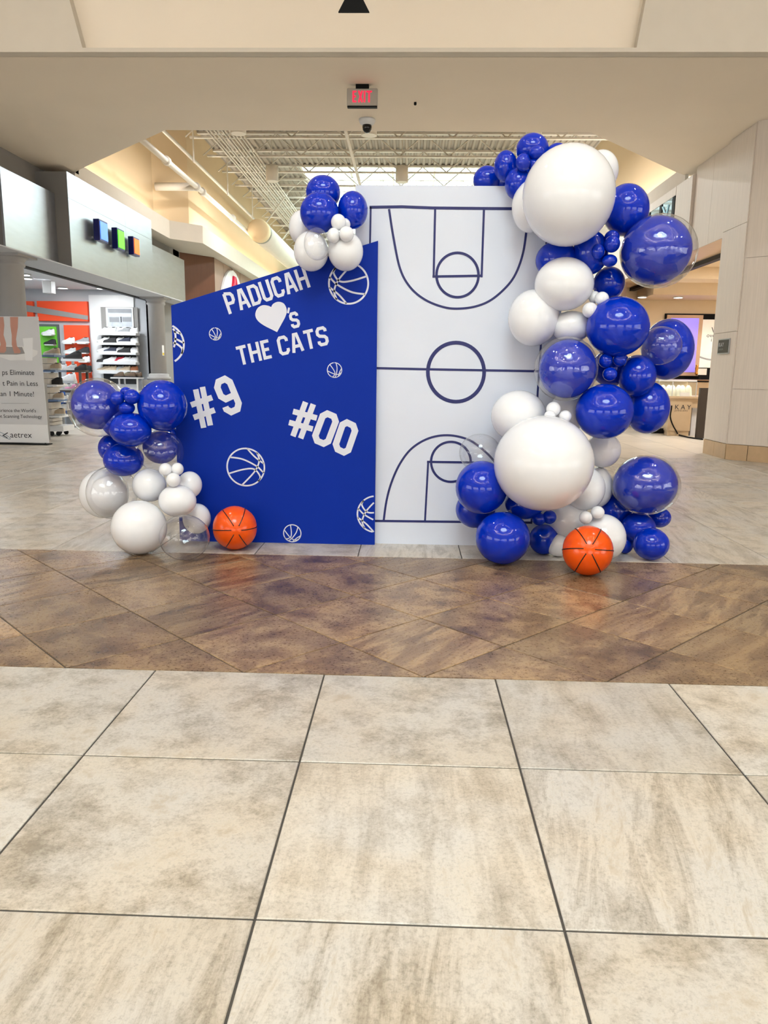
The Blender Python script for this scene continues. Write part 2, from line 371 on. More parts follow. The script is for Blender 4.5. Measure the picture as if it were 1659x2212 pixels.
# corridor-side upstand above the opening
edge = [(4.30, 12.55), (3.94, 12.2), (2.23, 10.32), (-3.21, 10.28), (-4.96, 12.0), (-5.34, 12.4), (-5.65, 12.4)]
mb = MB()
for a, b in zip(edge[:-1], edge[1:]):
    d = (Vector(b)-Vector(a)).normalized(); n = Vector((-d.y, d.x))*-.06
    mb.prism([a, b, (b[0]+n.x, b[1]+n.y), (a[0]+n.x, a[1]+n.y)], SZ+.1, 6.7)
struct(mb.build('wall_portal_upper', TANWALL))
# front fascia with its shallow trapezoid recess
Yf = 7.88
pl, pr, ql, qr = onY(178, 103, Yf), onY(1375, 103, Yf), onY(150, 0, Yf), onY(1395, 0, Yf)
top = 6.55
kx = (ql.x-pl.x)/(ql.z-pl.z); lx = pl.x+kx*(top-.45-pl.z); kx2 = (qr.x-pr.x)/(qr.z-pr.z); rx = pr.x+kx2*(top-.45-pr.z)
mb = MB()
mb.prismY([(-4.6, SZ), (4.6, SZ), (4.6, pr.z), (-4.6, pl.z)], Yf, Yf+.12)
mb.prismY([(-4.6, pl.z), (pl.x, pl.z), (lx, top-.45), (-4.6, top-.45)], Yf, Yf+.12)
mb.prismY([(pr.x, pr.z), (4.6, pr.z), (4.6, top-.45), (rx, top-.45)], Yf, Yf+.12)
mb.prismY([(-4.6, top-.45), (4.6, top-.45), (4.6, top), (-4.6, top)], Yf, Yf+.12)
struct(mb.build('wall_fascia', FASCIA))
struct(MB().box(-4.6, 4.6, Yf+.12, Yf+.2, SZ+.1, top).build('wall_fascia_recess', SOFFIT))
# rotunda round the photographer (seen in the balloons' reflections)
oc = octo(10.88); out = octo(13.4)
mb = MB(); mb2 = MB(); mb3 = MB()
for k in range(8):
    a, b = oc[k-1], oc[k]; a2, b2 = out[k-1], out[k]
    if k == 0: continue                              # the side that holds the portal
    mb.prism([a, b, (b[0]*1.01, b[1]*1.01), (a[0]*1.01, a[1]*1.01)], SZ, top)
    mb2.prism([a, a2, b2, b], SZ, SZ+.1)
    d = Vector((b2[0]-a2[0], b2[1]-a2[1]))
    if k == 1: a2, b2 = (6.25, 9.5), out[1]
    if k == 7: a2, b2 = out[6], (-6.3, 9.6)
    mb3.prism([a2, b2, (b2[0]*1.02, b2[1]*1.02), (a2[0]*1.02, a2[1]*1.02)], 0, SZ)
struct(mb.build('wall_rotunda', FASCIA)); struct(mb2.build('ceiling', SOFFIT)); struct(mb3.build('wall_rotunda_shops', TAUPE))
o6 = octo(6.1); o62 = octo(6.6); o2 = octo(2.3)
def ring(mb, A, B, z, z2=None):
    n = len(A); z2 = z if z2 is None else z2
    return mb.add([(x, y, z) for x, y in A]+[(x, y, z2) for x, y in B], [(k, (k+1) % n, (k+1) % n+n, k+n) for k in range(n)])
struct(ring(MB(), octo(11.2), o6, top).build('ceiling', SOFFIT))
mb = MB(); ring(mb, o6, o6, top, top+.1); ring(mb, o6, o62, top+.1); ring(mb, o62, o62, top+.1, top+.8); ring(mb, o62, o2, top+.8, top+.95); ring(mb, o2, o2, top+.95, 8.6)
struct(mb.build('ceiling_tray', SOFFIT))
fr = MB()
for k in range(8): fr.bar((*o2[k], 8.45), (RC.x, RC.y, 8.75), .035, 6)
for k in range(8): fr.bar((*o2[k-1], 8.45), (*o2[k], 8.45), .04, 6)
win1 = struct(fr.build('window_1', WHITE))
for k in range(8):
    g = MB().add([(*o2[k-1], 8.46), (*o2[k], 8.46), (RC.x, RC.y, 8.76)], [(0, 1, 2)]).build('pane', GLASS, win1)
# shopfronts on the rotunda's far sides, each with a pale frame
SHOPWIN = mat('shop_window_fill', (226, 226, 226), .2, var=.35, scale=1.6, emit=3.4)  # window glow added as fill light for the soffit and boards
for k in (2, 3, 4, 5, 6):
    a, b = Vector(out[k-1]), Vector(out[k]); c = (a+b)/2; d = (b-a).normalized(); n = (Vector((RC.x, RC.y))-c).normalized()
    p = [c-d*3.9+n*.02, c+d*3.9+n*.02, c+d*3.9+n*.06, c-d*3.9+n*.06]
    w = struct(MB().prism([tuple(q) for q in p], .1, 2.9).build('window_%d' % (k+1), SHOPWIN))
    for s in (-2.6, 0, 2.6):
        q = [c+d*(s-.05)+n*.06, c+d*(s+.05)+n*.06, c+d*(s+.05)+n*.1, c+d*(s-.05)+n*.1]
        MB().prism([tuple(z) for z in q], .1, 2.9).build('mullion', STEELW, w)
# recessed round lamps in the rotunda ceiling
LAMP = mat('lamp_glow', (255, 248, 236), .5, emit=14.)
for k in range(8):
    for rr, zz in ((8.4, top), (4.4, top+.86)):
        a = (k+.5)*math.pi/4 if rr > 5 else k*math.pi/4
        p = RC+Vector((math.sin(a), math.cos(a), 0))*rr
        t = thing('recessed_downlight', 'round recessed lamp, %s clockwise on the %s ring of the rotunda ceiling' % (ORD[k], 'outer' if rr > 5 else 'inner'), 'lamp', (p.x, p.y, zz-.02), 'rotunda ceiling lamps')
        MB().lathe([(.085, 0), (.11, 0), (.12, .012), (.11, .02)], (p.x, p.y, zz-.02), 16).build('trim_ring', WHITE, t)
        area('downlight', (p.x, p.y, zz-.035), .2, .2, 30 if rr > 5 else 9, NEUT, shape='DISK')
LINE = mat('linear_lamp_glow', (250, 250, 255), .5, emit=9.)
for k, lab in ((2, 'right'), (3, 'back right'), (4, 'back'), (5, 'back left'), (6, 'left')):
    a = k*math.pi/4; n_ = Vector((math.sin(a), math.cos(a), 0)); d_ = Vector((n_.y, -n_.x, 0)); c_ = RC+n_*5.6
    t = thing('linear_ceiling_lamp', 'long white lamp on the %s side of the rotunda ceiling' % lab, 'lamp', (c_.x, c_.y, top+.55), 'rotunda linear lamps')
    q_ = [c_-d_*1.5-n_*.06, c_+d_*1.5-n_*.06, c_+d_*1.5+n_*.06, c_-d_*1.5+n_*.06]
    MB().prism([(v.x, v.y) for v in q_], top+.60, top+.68).build('housing', WHITE, t)
    MB().prism([(v.x, v.y) for v in q_], top+.585, top+.60).build('tube', LINE, t)
# ------------------------------------------------------------------ the two boards
BY, WY = 4.565, 4.605                                # front faces
bl0 = onY(371, 660, BY); br0 = onY(812, 520, BY)
BX0, BX1 = -1.432, -.203
zl, zr = bl0.z, br0.z
blue = thing('blue_display_board', 'tall blue board with slanted top reading Paducah loves the cats', 'board', ((BX0+BX1)/2, BY+.012, 0))
blue = MB().prismY([(BX0, 0), (BX1, 0), (BX1, zr), (BX0, zl)], BY, BY+.024).build('panel', BLUEBOARD, blue)   # print and vinyl belong to the panel
WX0, WX1, WZ = -.338, .885, 2.125
white = thing('white_display_board', 'tall white rectangular board taped with a navy basketball court', 'board', ((WX0+WX1)/2, WY+.012, 0))
white = MB().box(WX0, WX1, WY, WY+.024, 0, WZ).build('panel', WHITEBOARD, white)
def c2(x, y): p = onY(360+x/3.206, 500+y/3.206, BY); return (p.x, p.z)      # measured on the blue board
def c4(x, y): p = onY(780+x*.366, 390+y*.366, WY); return (p.x, p.z)        # measured on the white board
ch = .16
GL = {  # block letters as strokes on a unit box: (stroke width, width, strokes)
 'P': [[(0, 0), (0, 1)], [(0, 1), (.8, 1), (1, .86), (1, .62), (.8, .48), (0, .48)]],
 'A': [[(0, 0), (.36, 1), (.64, 1), (1, 0)], [(.16, .27), (.84, .27)]],
 'D': [[(0, 0), (.72, 0), (1, .17), (1, .83), (.72, 1), (0, 1)]],
 'U': [[(0, 1), (0, .14), (.22, 0), (.78, 0), (1, .14), (1, 1)]],
 'C': [[(1, .72), (1, .86), (.78, 1), (.22, 1), (0, .86), (0, .14), (.22, 0), (.78, 0), (1, .14), (1, .28)]],
 'H': [[(0, 0), (0, 1)], [(1, 0), (1, 1)], [(0, .5), (1, .5)]],
 'T': [[(-.12, 1), (1.12, 1)], [(.5, 0), (.5, 1)]],
 'E': [[(1, 1), (0, 1), (0, 0), (1, 0)], [(0, .5), (.85, .5)]],
 'S': [[(1, .76), (1, .88), (.8, 1), (.2, 1), (0, .86), (0, .66), (.2, .54), (.8, .46), (1, .34), (1, .14), (.8, 0), (.2, 0), (0, .12), (0, .24)]],
 '#': [[(.30, 0), (.30, 1)], [(.72, 0), (.72, 1)], [(0, .69), (1, .69)], [(0, .31), (1, .31)]],
 '9': [[(.0, .22), (0, .14), (.25, 0), (.75, 0), (1, .15), (1, .85), (.75, 1), (.25, 1), (0, .86), (0, .6)], [(0, .62), (0, .57), (.25, .43), (1, .43)]],
 '0': [[(.25, 0), (.75, 0), (1, .14), (1, .86), (.75, 1), (.25, 1), (0, .86), (0, .14)]],
 'X': [[(0, 0), (1, 1)], [(0, 1), (1, 0)]], 'I': [[(.5, 0), (.5, 1)]],
}
def glyph(ch_, BL, BR, TL, w, y, m, parent, name='letter'):
    # a glyph fitted in the parallelogram BL, BR, TL of a plane y = const; stroke centre lines are inset by half the stroke
    BL, BR, TL = Vector(BL), Vector(BR), Vector(TL); ex, ey = BR-BL, TL-BL
    ix, iy = w/2/ex.length, w/2/ey.length
    mb = MB()
    for si, st in enumerate(GL[ch_]):
        P = []
        for i, (a, b) in enumerate(st):
            fa = ix+a*(1-2*ix); fb = iy+b*(1-2*iy)
            if ch_ in 'PAHTU' or ch_ == '#' or ch_ in 'XI':
                if i in (0, len(st)-1):                  # square stroke ends reach the box edge
                    if b == 0: fb = 0
                    if b == 1 and not (ch_ == 'T' and a != .5): fb = 1
                    if ch_ == '#' and a == 0: fa = 0
                    if ch_ == '#' and a == 1: fa = 1
            p = BL+ex*fa+ey*fb; P.append((p.x, p.y))
        mb.ribbonY(P, w, y-si*.00025, closed=(ch_ in '0D'))
    return mb.build(name, m, parent, recalc=False)
def text_line(txt, bl, br, tl, widths, gap, w, parent):
    bl, br, tl = Vector(bl), Vector(br), Vector(tl); tot = sum(widths)+gap*(len(txt)-1); ex = br-bl; t = 0
    for c, wd_ in zip(txt, widths):
        if c != ' ':
            a = bl+ex*(t/tot); b = bl+ex*((t+wd_)/tot); glyph(c, a, b, a+(tl-bl), w, BY-.0012, DECAL, parent)
        t += wd_+gap
text_line('PADUCAH', c2(432, 574), c2(998, 384), c2(385, 437), [1, 1.12, 1.02, 1.02, 1.02, 1.12, 1.05], .13, .0185, blue)
text_line('THE CATS', c2(503, 930), c2(1128, 783), c2(473, 800), [1, 1, .9, .3, 1, 1.12, 1, 1], .15, .0185, blue)
glyph('S', c2(868, 676), c2(930, 660), c2(842, 566), .0175, BY-.0012, DECAL, blue)
MB().ribbonY([c2(848, 528), c2(840, 566)], .012, BY-.0012).build('apostrophe', DECAL, blue, recalc=False)
glyph('#', c2(206, 1378), c2(352, 1326), c2(150, 1112), .034, BY-.0012, DECAL, blue, 'number_sign')
glyph('9', c2(415, 1290), c2(540, 1232), c2(310, 1040), .039, BY-.0012, DECAL, blue, 'numeral')
glyph('#', c2(818, 1402), c2(982, 1448), c2(905, 1165), .034, BY-.0012, DECAL, blue, 'number_sign')
glyph('0', c2(992, 1452), c2(1122, 1508), c2(1078, 1222), .039, BY-.0012, DECAL, blue, 'numeral')
glyph('0', c2(1136, 1510), c2(1262, 1570), c2(1214, 1282), .039, BY-.0012, DECAL, blue, 'numeral')
hl = smooth_curve([c2(*q) for q in ((765, 697), (676, 652), (630, 616), (614, 576), (629, 533), (664, 511), (702, 514), (724, 524))], 6)[:-1]
hr_ = smooth_curve([c2(*q) for q in ((724, 524), (738, 501), (774, 487), (813, 501), (832, 548), (817, 602), (765, 697))], 6)[:-1]
hpts = hl[6:]+hr_
hpts = [c2(765, 697)]+hl[5:]+hr_[:-5]
MB().add([(x, BY-.0012, z) for x, z in hpts], [tuple(range(len(hpts)))]).build('heart', DECAL, blue, recalc=False)
BALLC = [[(-.84, .52), (-.15, .42), (.57, .07), (.9, -.23), (.97, -.3)], [(-.92, -.36), (-.15, -.13), (.44, -.1), (.76, -.49), (.66, -.76)], [(.1, .99), (.5, .56), (.97, .2)], [(.6, .8), (.73, .36), (.47, -.23), (-.22, -.97)]]
def ball_decal(cx, cy, r, rot, w, mir=1):
    c = Vector(c2(cx, cy)); R_ = abs(c2(cx+r, cy)[0]-c.x); mb = MB()
    def seg(P, closed=False):
        run = []
        for x, z in P+([P[0]] if closed else []):
            inside = BX0+.003 < x < BX1-.003
            if inside: run.append((x, z))
            if (not inside or (x, z) == P[-1]) and run:
                if len(run) > 1: mb.ribbonY(run, w, BY-.0011)
                run = []
        if len(run) > 1: mb.ribbonY(run, w, BY-.0011)
    ring_ = [(c.x+R_*math.cos(t*math.pi/32+1.6), c.y+R_*math.sin(t*math.pi/32+1.6)) for t in range(65)]
    seg(ring_)
    for q in BALLC:
        P = []
        for x, z in smooth_curve(q, 8):
            x *= mir
            P.append((c.x+R_*(x*math.cos(rot)-z*math.sin(rot)), c.y+R_*(x*math.sin(rot)+z*math.cos(rot))))
        seg(P)
    mb.build('basketball_decal', DECAL, blue, recalc=False)
ball_decal(1260, 360, 136, math.pi, .0105); ball_decal(-15, 778, 134, math.radians(20), .0115)
ball_decal(337, 710, 41, math.radians(-75), .0045); ball_decal(1163, 960, 50, math.radians(-70), .0048)
ball_decal(548, 1632, 129, 0, .0095); ball_decal(1448, 1958, 127, math.pi, .0095); ball_decal(870, 2090, 60, math.radians(-100), .006)
# navy tape court
TY = WY-.0014
def tape(pts, w, name='tape_line', y=TY, closed=False): MB().ribbonY(pts, w, y, closed).build(name, TAPE, white, recalc=False)
tw = .0132
tape([c4(50, 158), c4(240, 155), c4(420, 162), c4(700, 165), c4(1112, 168)], .0165)
tape([c4(57, 156), c4(53, 360), c4(40, 1100), c4(30, 2010)], .011)
tape([c4(1105, 168), c4(1094, 360), c4(1060, 985), c4(1042, 1250), c4(1005, 2018)], .012)
tape(smooth_curve([c4(165, 168), c4(190, 330), c4(230, 520), c4(290, 630), c4(380, 705), c4(490, 748), c4(580, 756), c4(680, 742), c4(770, 703), c4(860, 625), c4(915, 545), c4(955, 430), c4(975, 300), c4(985, 168)], 6), tw, 'tape_arc', TY-.0002)
tape([c4(437, 168), c4(428, 572)], tw*.95, y=TY-.0002); tape([c4(725, 168), c4(711, 572)], tw*.95, y=TY-.0002); tape([c4(421, 567), c4(716, 562)], tw*1.05, y=TY-.0004)
def circ(cx, cy, rx, ry, w, y): tape([c4(cx+rx*math.cos(t*math.pi/28), cy+ry*math.sin(t*math.pi/28)) for t in range(56)], w, 'tape_circle', y, True)
circ(569, 558, 124, 131, tw*1.15, TY-.0006)
tape([c4(80, 1107), c4(390, 1114), c4(1062, 1126)], tw*1.05); circ(560, 1131, 166, 174, .0225, TY-.0004)
tape(smooth_curve([c4(133, 2010), c4(150, 1890), c4(180, 1780), c4(230, 1670), c4(300, 1580), c4(400, 1521), c4(510, 1503), c4(620, 1524), c4(700, 1572), c4(780, 1650), c4(850, 1760), c4(895, 1880), c4(915, 2014)], 6), tw, 'tape_arc', TY-.0002)
circ(530, 1660, 117, 118, tw*1.1, TY-.0006)
tape([c4(389, 1660), c4(668, 1664)], tw*1.05, y=TY-.0004); tape([c4(396, 1660), c4(377, 2010)], tw*.9, y=TY-.0002); tape([c4(662, 1664), c4(670, 2012)], tw*.9, y=TY-.0002)
tape([c4(20, 2008), c4(1010, 2019)], tw*1.1)
# ------------------------------------------------------------------ balloons
def balloon_mesh(name, m, seg=40, rings=26):
    prof = []
    for i in range(rings+1):
        t = math.pi*(i/rings)*.955; r = math.sin(t); z = -math.cos(t)
        if z > 0: z = z*(1+.10*z*z); r *= (1-.05*z*z)
        prof.append((max(r, .002), z))
    z = prof[-1][1]; prof += [(.055, z+.05), (.05, z+.10), (.075, z+.14), (.06, z+.16), (.02, z+.16)]
    mb = MB().lathe(prof, (0, 0, 0), seg, 'Y')
    return mb.mesh(name, m, True)
MESH_B = {'b': balloon_mesh('balloon', BLUE_B), 'w': balloon_mesh('balloon', WHITE_B), 'c': balloon_mesh('balloon', CLEAR_B)}
GROUPS = {'L': 'balloons left of the blue board', 'T': 'balloons on top of the blue board', 'R': 'balloon garland beside the white board'}
def solve_floor(px, py, rx, ry):
    lo, hi = 2.5, 7.
    for _ in range(50):
        y = (lo+hi)/2; p = onY(px, py, y); rz = ry*(p-EYEP).dot(FW)/FOC
        if p.z > rz: lo = y
        else: hi = y
    return y
def balloon(px, py, rx, ry, Y, kind, label, grp='R', roll=0., inner=None, yaw=None):
    if Y is None: Y = solve_floor(px, py, rx, ry)
    p = onY(px, py, Y); k = (p-EYEP).dot(FW)/FOC
    mk = {'b': 'b', 'w': 'w', 'c': 'c', 'd': 'c'}[kind]
    o = bpy.data.objects.new('clear_balloon' if mk == 'c' else 'balloon', MESH_B[mk]); COL.objects.link(o)
    ry_ = rx if ry is None else ry
    o.location = p; o.scale = (rx*k, (rx+ry_)/2*k, ry_*k)
    o.rotation_euler = (random.uniform(-.25, .25), math.radians(roll), random.uniform(-.3, .3))
    if abs(rx-ry_) > 6: o.rotation_euler = (0, math.radians(roll), 0)
    tag(o, label, 'balloon', GROUPS[grp])
    if kind == 'd':
        qx, qy, qr, qr2 = inner
        c = bpy.data.objects.new('inner_balloon', MESH_B['b']); COL.objects.link(c); c.parent = o
        o.rotation_euler = (0, 0, 0)
        c.location = ((qx-px)/rx, .03, -(qy-py)/ry_); c.scale = (qr/rx, (qr+qr2)/(rx+ry_), qr2/ry_)
        c['label'] = 'blue balloon inside the clear one'
    return o
B = balloon
# --- beside the blue board, from the floor up
B(300.5, 1139, 58.5, 58.5, None, 'w', 'biggest white balloon resting on the floor at the foot of the blue board', 'L')
B(398.6, 1161, 53.5, 49.5, None, 'c', 'clear bubble balloon on the floor beside the orange ball by the blue board', 'L')
B(225, 1066, 51, 53, 4.52, 'w', 'white balloon mostly behind a large clear bubble, leftmost of the white ones', 'L')
B(242, 1064, 53, 57.5, 4.34, 'c', 'large clear bubble balloon at the lower left in front of a white balloon', 'L')
B(323, 1048, 36, 36, 4.40, 'w', 'middle-sized white balloon right of the large clear bubble, under the blue ones', 'L')
B(383.5, 1082, 40.5, 35, 4.28, 'w', 'flattened white balloon just above the clear bubble that lies on the floor', 'L')
B(410, 1047, 26, 29, 4.42, 'w', 'white balloon touching the blue board, upper right of the white cluster', 'L')
B(425, 1120, 30, 33, 4.46, 'w', 'white balloon half hidden behind the floor bubble against the blue board', 'L')
B(347.6, 975.6, 48.5, 46, 4.40, 'c', 'clear bubble balloon in front of blue balloons at the blue board edge', 'L')
B(357.5, 1014, 14, 14, 4.26, 'w', 'tiny white balloon, left of two under the middle clear bubble', 'L')
B(383.5, 1013, 13, 13.5, 4.28, 'w', 'tiny white balloon, right of two under the middle clear bubble', 'L')
B(374.7, 1036.6, 15.5, 15.5, 4.24, 'w', 'tiny white balloon, lowest of the three small white ones by the blue board', 'L')
B(267, 993, 43, 36, 4.42, 'b', 'blue balloon lowest in the stack, resting just above the large clear bubble', 'L')
B(240, 968, 27, 30, 4.52, 'b', 'blue balloon peeking out at the left behind the lowest blue balloon', 'L')
B(282, 928, 44.5, 37, 4.30, 'b', 'flattened blue balloon in the middle of the stack beside the blue board', 'L')
B(250, 912, 30, 32, 4.44, 'b', 'blue balloon hidden behind the middle blue one and the blue-filled bubble', 'L')
B(347, 965, 38, 37, 4.57, 'b', 'blue balloon seen through the middle clear bubble at the board edge', 'L')
B(213, 880, 63.5, 63.5, 4.42, 'd', 'clear bubble stuffed with a blue balloon, topmost left near the shoe shop', 'L', inner=(209, 875, 53, 53))
B(351, 876, 52.5, 55, 4.36, 'b', 'large blue balloon at the top overlapping the board edge by the number nine', 'L')
B(366, 944, 22, 24, 4.60, 'b', 'blue balloon peeking out behind the clear bubble at the board edge', 'L')
B(272.6, 848, 13, 12, 4.32, 'b', 'tiny blue balloon, rear one of the cluster between the two big tops', 'L')
B(253.5, 860, 15, 15, 4.26, 'b', 'tiny blue balloon, left one of the cluster between the two big tops', 'L')
B(284.5, 857, 17, 16.5, 4.26, 'b', 'tiny blue balloon, right one of the cluster between the two big tops', 'L')
B(274, 881, 17, 14, 4.28, 'b', 'tiny blue balloon, lowest of the cluster between the two big tops', 'L')
# --- on the top corner of the blue board
B(698, 416, 37.5, 35.5, 4.52, 'b', 'topmost blue balloon above the slanted board', 'T')
B(690, 460, 42, 43, 4.40, 'b', 'large front blue balloon above the white pair on the slanted board', 'T')
B(762, 454, 32.5, 39, 4.48, 'b', 'blue balloon in front of the top left corner of the white board', 'T')
B(652, 492, 28, 36, 4.58, 'w', 'white balloon partly behind the front blue one, leftmost on the board top', 'T')
B(672, 543, 37.5, 42, 4.42, 'w', 'white balloon over the last letter of Paducah', 'T')
B(746.6, 543, 38, 41, 4.42, 'w', 'white balloon hanging over the large basketball drawing', 'T')
B(684.5, 527, 28, 34, 4.30, 'c', 'small clear bubble balloon in front of the white pair on the board top', 'T')
B(731, 480, 16, 17, 4.33, 'w', 'tiny white balloon, topmost of four above the slanted board', 'T')
B(745, 485, 12, 13, 4.40, 'w', 'tiny white balloon, rear one of four above the slanted board', 'T')
B(720.6, 508.7, 14, 16, 4.32, 'w', 'tiny white balloon, lower left of four above the slanted board', 'T')
B(748.5, 505.6, 16, 16.5, 4.31, 'w', 'tiny white balloon, lower right of four above the slanted board', 'T')
# --- garland: top
B(1052, 389, 30, 29, 4.74, 'b', 'blue balloon behind the top edge of the white board')
B(1092, 359, 25, 32, 4.56, 'b', 'upright blue balloon above the white board, second from the left of the garland top')
B(1118, 397, 27.5, 33, 4.48, 'b', 'blue balloon overlapping the top edge of the white board')
B(1142, 372, 25, 24, 4.60, 'b', 'blue balloon in shadow behind the three tiny ones at the garland top')
B(1086, 394, 22, 24, 4.76, 'b', 'blue balloon tucked behind the board edge next to the leftmost garland balloon')
B(1150, 323, 35, 33, 4.54, 'b', 'topmost blue balloon of the garland')
B(1204, 337, 28, 26, 4.54, 'b', 'blue balloon just showing over the top of the huge upper white one')
B(1159, 330, 16.5, 14, 4.40, 'b', 'tiny blue balloon, upper one in front of the topmost garland balloon')
B(1130, 351, 16, 18, 4.40, 'b', 'tiny blue balloon, left of three at the garland top')
B(1154, 355, 14, 12, 4.42, 'b', 'tiny blue balloon, tucked in beside the huge upper white balloon')
B(1298, 370, 37, 43, 4.52, 'w', 'white balloon behind the upper right of the huge upper white one')
B(1146, 446, 40, 54, 4.44, 'w', 'long white balloon left of the huge upper white one, over the board corner')
B(1228, 423, 98.5, 104, 4.24, 'w', 'huge white balloon at the top of the garland')
B(1352, 454, 49, 54, 4.46, 'b', 'large blue balloon right of the huge upper white one')
B(1422, 543, 81, 77, 4.34, 'd', 'largest clear bubble stuffed with a blue balloon, jutting out furthest right', inner=(1417, 541, 75, 72))
B(1203, 562, 46, 40, 4.46, 'b', 'blue balloon below the huge upper white one, over the board edge')
B(1275, 546, 38, 46, 4.42, 'b', 'blue balloon in shadow between the huge upper white one and the largest bubble')
B(1292, 543, 14.5, 16, 4.31, 'b', 'tiny blue balloon, left of four beside the largest blue-filled bubble')
B(1322, 512, 16, 14, 4.34, 'b', 'tiny blue balloon, highest of four beside the largest blue-filled bubble')
B(1322, 527, 17, 18, 4.29, 'b', 'tiny blue balloon, front one of four beside the largest blue-filled bubble')
B(1317, 563, 16, 13, 4.31, 'b', 'tiny blue balloon, lowest of four beside the largest blue-filled bubble')
B(1315, 612, 34, 35, 4.50, 'b', 'dark blue balloon under the tiny blue cluster, left of the jewellery shop')
B(1218.6, 614, 63, 56, 4.36, 'w', 'white balloon under the huge upper one, above the pale pair')
B(1152, 687, 54, 60, 4.44, 'w', 'white balloon against the white board between court arc and centre circle')
B(1234, 706, 43, 34, 4.42, 'w', 'flattened white balloon between white pair and blue-filled bubble')
B(1284, 642, 13, 13, 4.36, 'w', 'tiny white balloon, left of three above the big blue balloon')
B(1300, 645, 15, 14.5, 4.30, 'w', 'tiny white balloon, right of three above the big blue balloon')
B(1274.6, 670, 16.5, 16.5, 4.29, 'w', 'tiny white balloon, lowest of three left of the big blue balloon')
# --- garland: middle
B(1334, 706, 67, 63.5, 4.30, 'b', 'biggest plain blue balloon at the middle of the garland')
B(1222.5, 797, 68, 69, 4.30, 'd', 'clear bubble stuffed with a blue balloon in front of the court centre line', inner=(1226, 797, 61, 63))
B(1442, 755, 54, 65, 4.54, 'b', 'blue balloon before the purple screen, behind a clear bubble')
B(1427.6, 747, 44, 41, 4.34, 'c', 'clear bubble balloon in front of a blue one near the purple screen')
B(1320, 795, 42, 40, 4.50, 'b', 'blue balloon in deep shadow behind the three tiny blue ones')
B(1375.5, 812, 40.5, 45, 4.38, 'b', 'blue balloon right of the three tiny blue ones at mid garland')
B(1308, 779, 14.5, 15.5, 4.29, 'b', 'tiny blue balloon, left of three at the middle of the garland')
B(1338.7, 776.5, 14.5, 15, 4.29, 'b', 'tiny blue balloon, right of three at the middle of the garland')
B(1317.5, 808, 15.5, 14.5, 4.28, 'b', 'tiny blue balloon, lowest of three at the middle of the garland')
B(1305.5, 889, 61.5, 59.5, 4.26, 'b', 'big front blue balloon below the three tiny ones')
B(1398, 880.6, 47, 56, 4.46, 'b', 'blue balloon before the jewellery counter, behind the big front one')
B(1120, 899, 59, 55, 4.40, 'w', 'white balloon against the board above the lower court arc')
B(1230, 888, 42, 44, 4.50, 'w', 'white balloon in the gap below the centre-line bubble')
B(1303, 972, 37, 38, 4.50, 'w', 'white balloon below the big front blue one, right of the huge lower white one')
B(1195.5, 884, 15.5, 16, 4.24, 'w', 'tiny white balloon, highest of three above the huge lower white one')
B(1221, 899.5, 13.5, 13, 4.22, 'w', 'tiny white balloon, right of three above the huge lower white one')
B(1188, 897, 12, 10, 4.20, 'w', 'tiny white balloon, barely showing over the huge lower white one')
B(1174, 1001, 106.5, 103, 4.14, 'w', 'huge white balloon in the lower half of the garland')
# --- garland: foot
B(1037, 978, 45, 41, 4.42, 'c', 'clear bubble balloon in front of the lower court circle')
B(1040, 1053, 56, 58, 4.26, 'b', 'blue balloon left of the huge lower white one')
B(1027, 1100, 43, 41, 4.42, 'b', 'blue balloon mostly hidden at the lower left of the garland foot')
B(1086, 1162, 59, 57, None, 'b', 'large blue balloon resting on the floor at the foot of the white board')
B(1133, 1088, 42, 34, 4.34, 'b', 'blue balloon in shadow under the huge lower white one')
B(1187, 1117, 15, 15, 4.30, 'b', 'tiny blue balloon, right of two over the floor-level blue ones')
B(1164, 1121, 15, 14, 4.30, 'b', 'tiny blue balloon, left of two over the floor-level blue ones')
B(1175, 1165, 32.5, 33, None, 'b', 'smaller blue balloon on the floor between large blue one and the orange ball')
B(1262, 1055, 44, 48, 4.40, 'w', 'white balloon at the lower right of the huge lower white one')
B(1293, 1052, 30, 44, 4.52, 'w', 'white balloon behind, left of the lowest blue-filled bubble')
B(1225, 1122, 46, 46, 4.46, 'w', 'white balloon behind and above the right orange ball')
B(1205, 1178, 26, 24, None, 'w', 'white balloon on the floor peeking out left of the right orange ball')
B(1302, 1161, 49, 51, None, 'w', 'white balloon on the floor right behind the right orange ball')
B(1291, 1107, 14.5, 14, 4.22, 'w', 'tiny white balloon, upper of two above the right orange ball')
B(1265, 1118, 14, 14, 4.20, 'w', 'tiny white balloon, lower of two above the right orange ball')
B(1330, 1102, 35, 42, 4.58, 'b', 'blue balloon behind, lower left of the lowest blue-filled bubble')
B(1395, 1048, 72, 65, 4.40, 'd', 'clear bubble stuffed with a blue balloon, lowest one, on the blue foot cluster', inner=(1394, 1047, 68, 62))
B(1379, 1139.5, 36.5, 33, 4.44, 'b', 'flattened blue balloon directly under the lowest blue-filled bubble')
B(1424, 1118, 25, 22, 4.54, 'b', 'blue balloon on the far right of the foot cluster under the bubble')
B(1406.5, 1175, 38, 35, None, 'b', 'blue balloon on the floor, last on the right of the garland foot')
B(1350, 1172, 19, 24, None, 'b', 'narrow blue balloon on the floor between the white one and the last blue one')
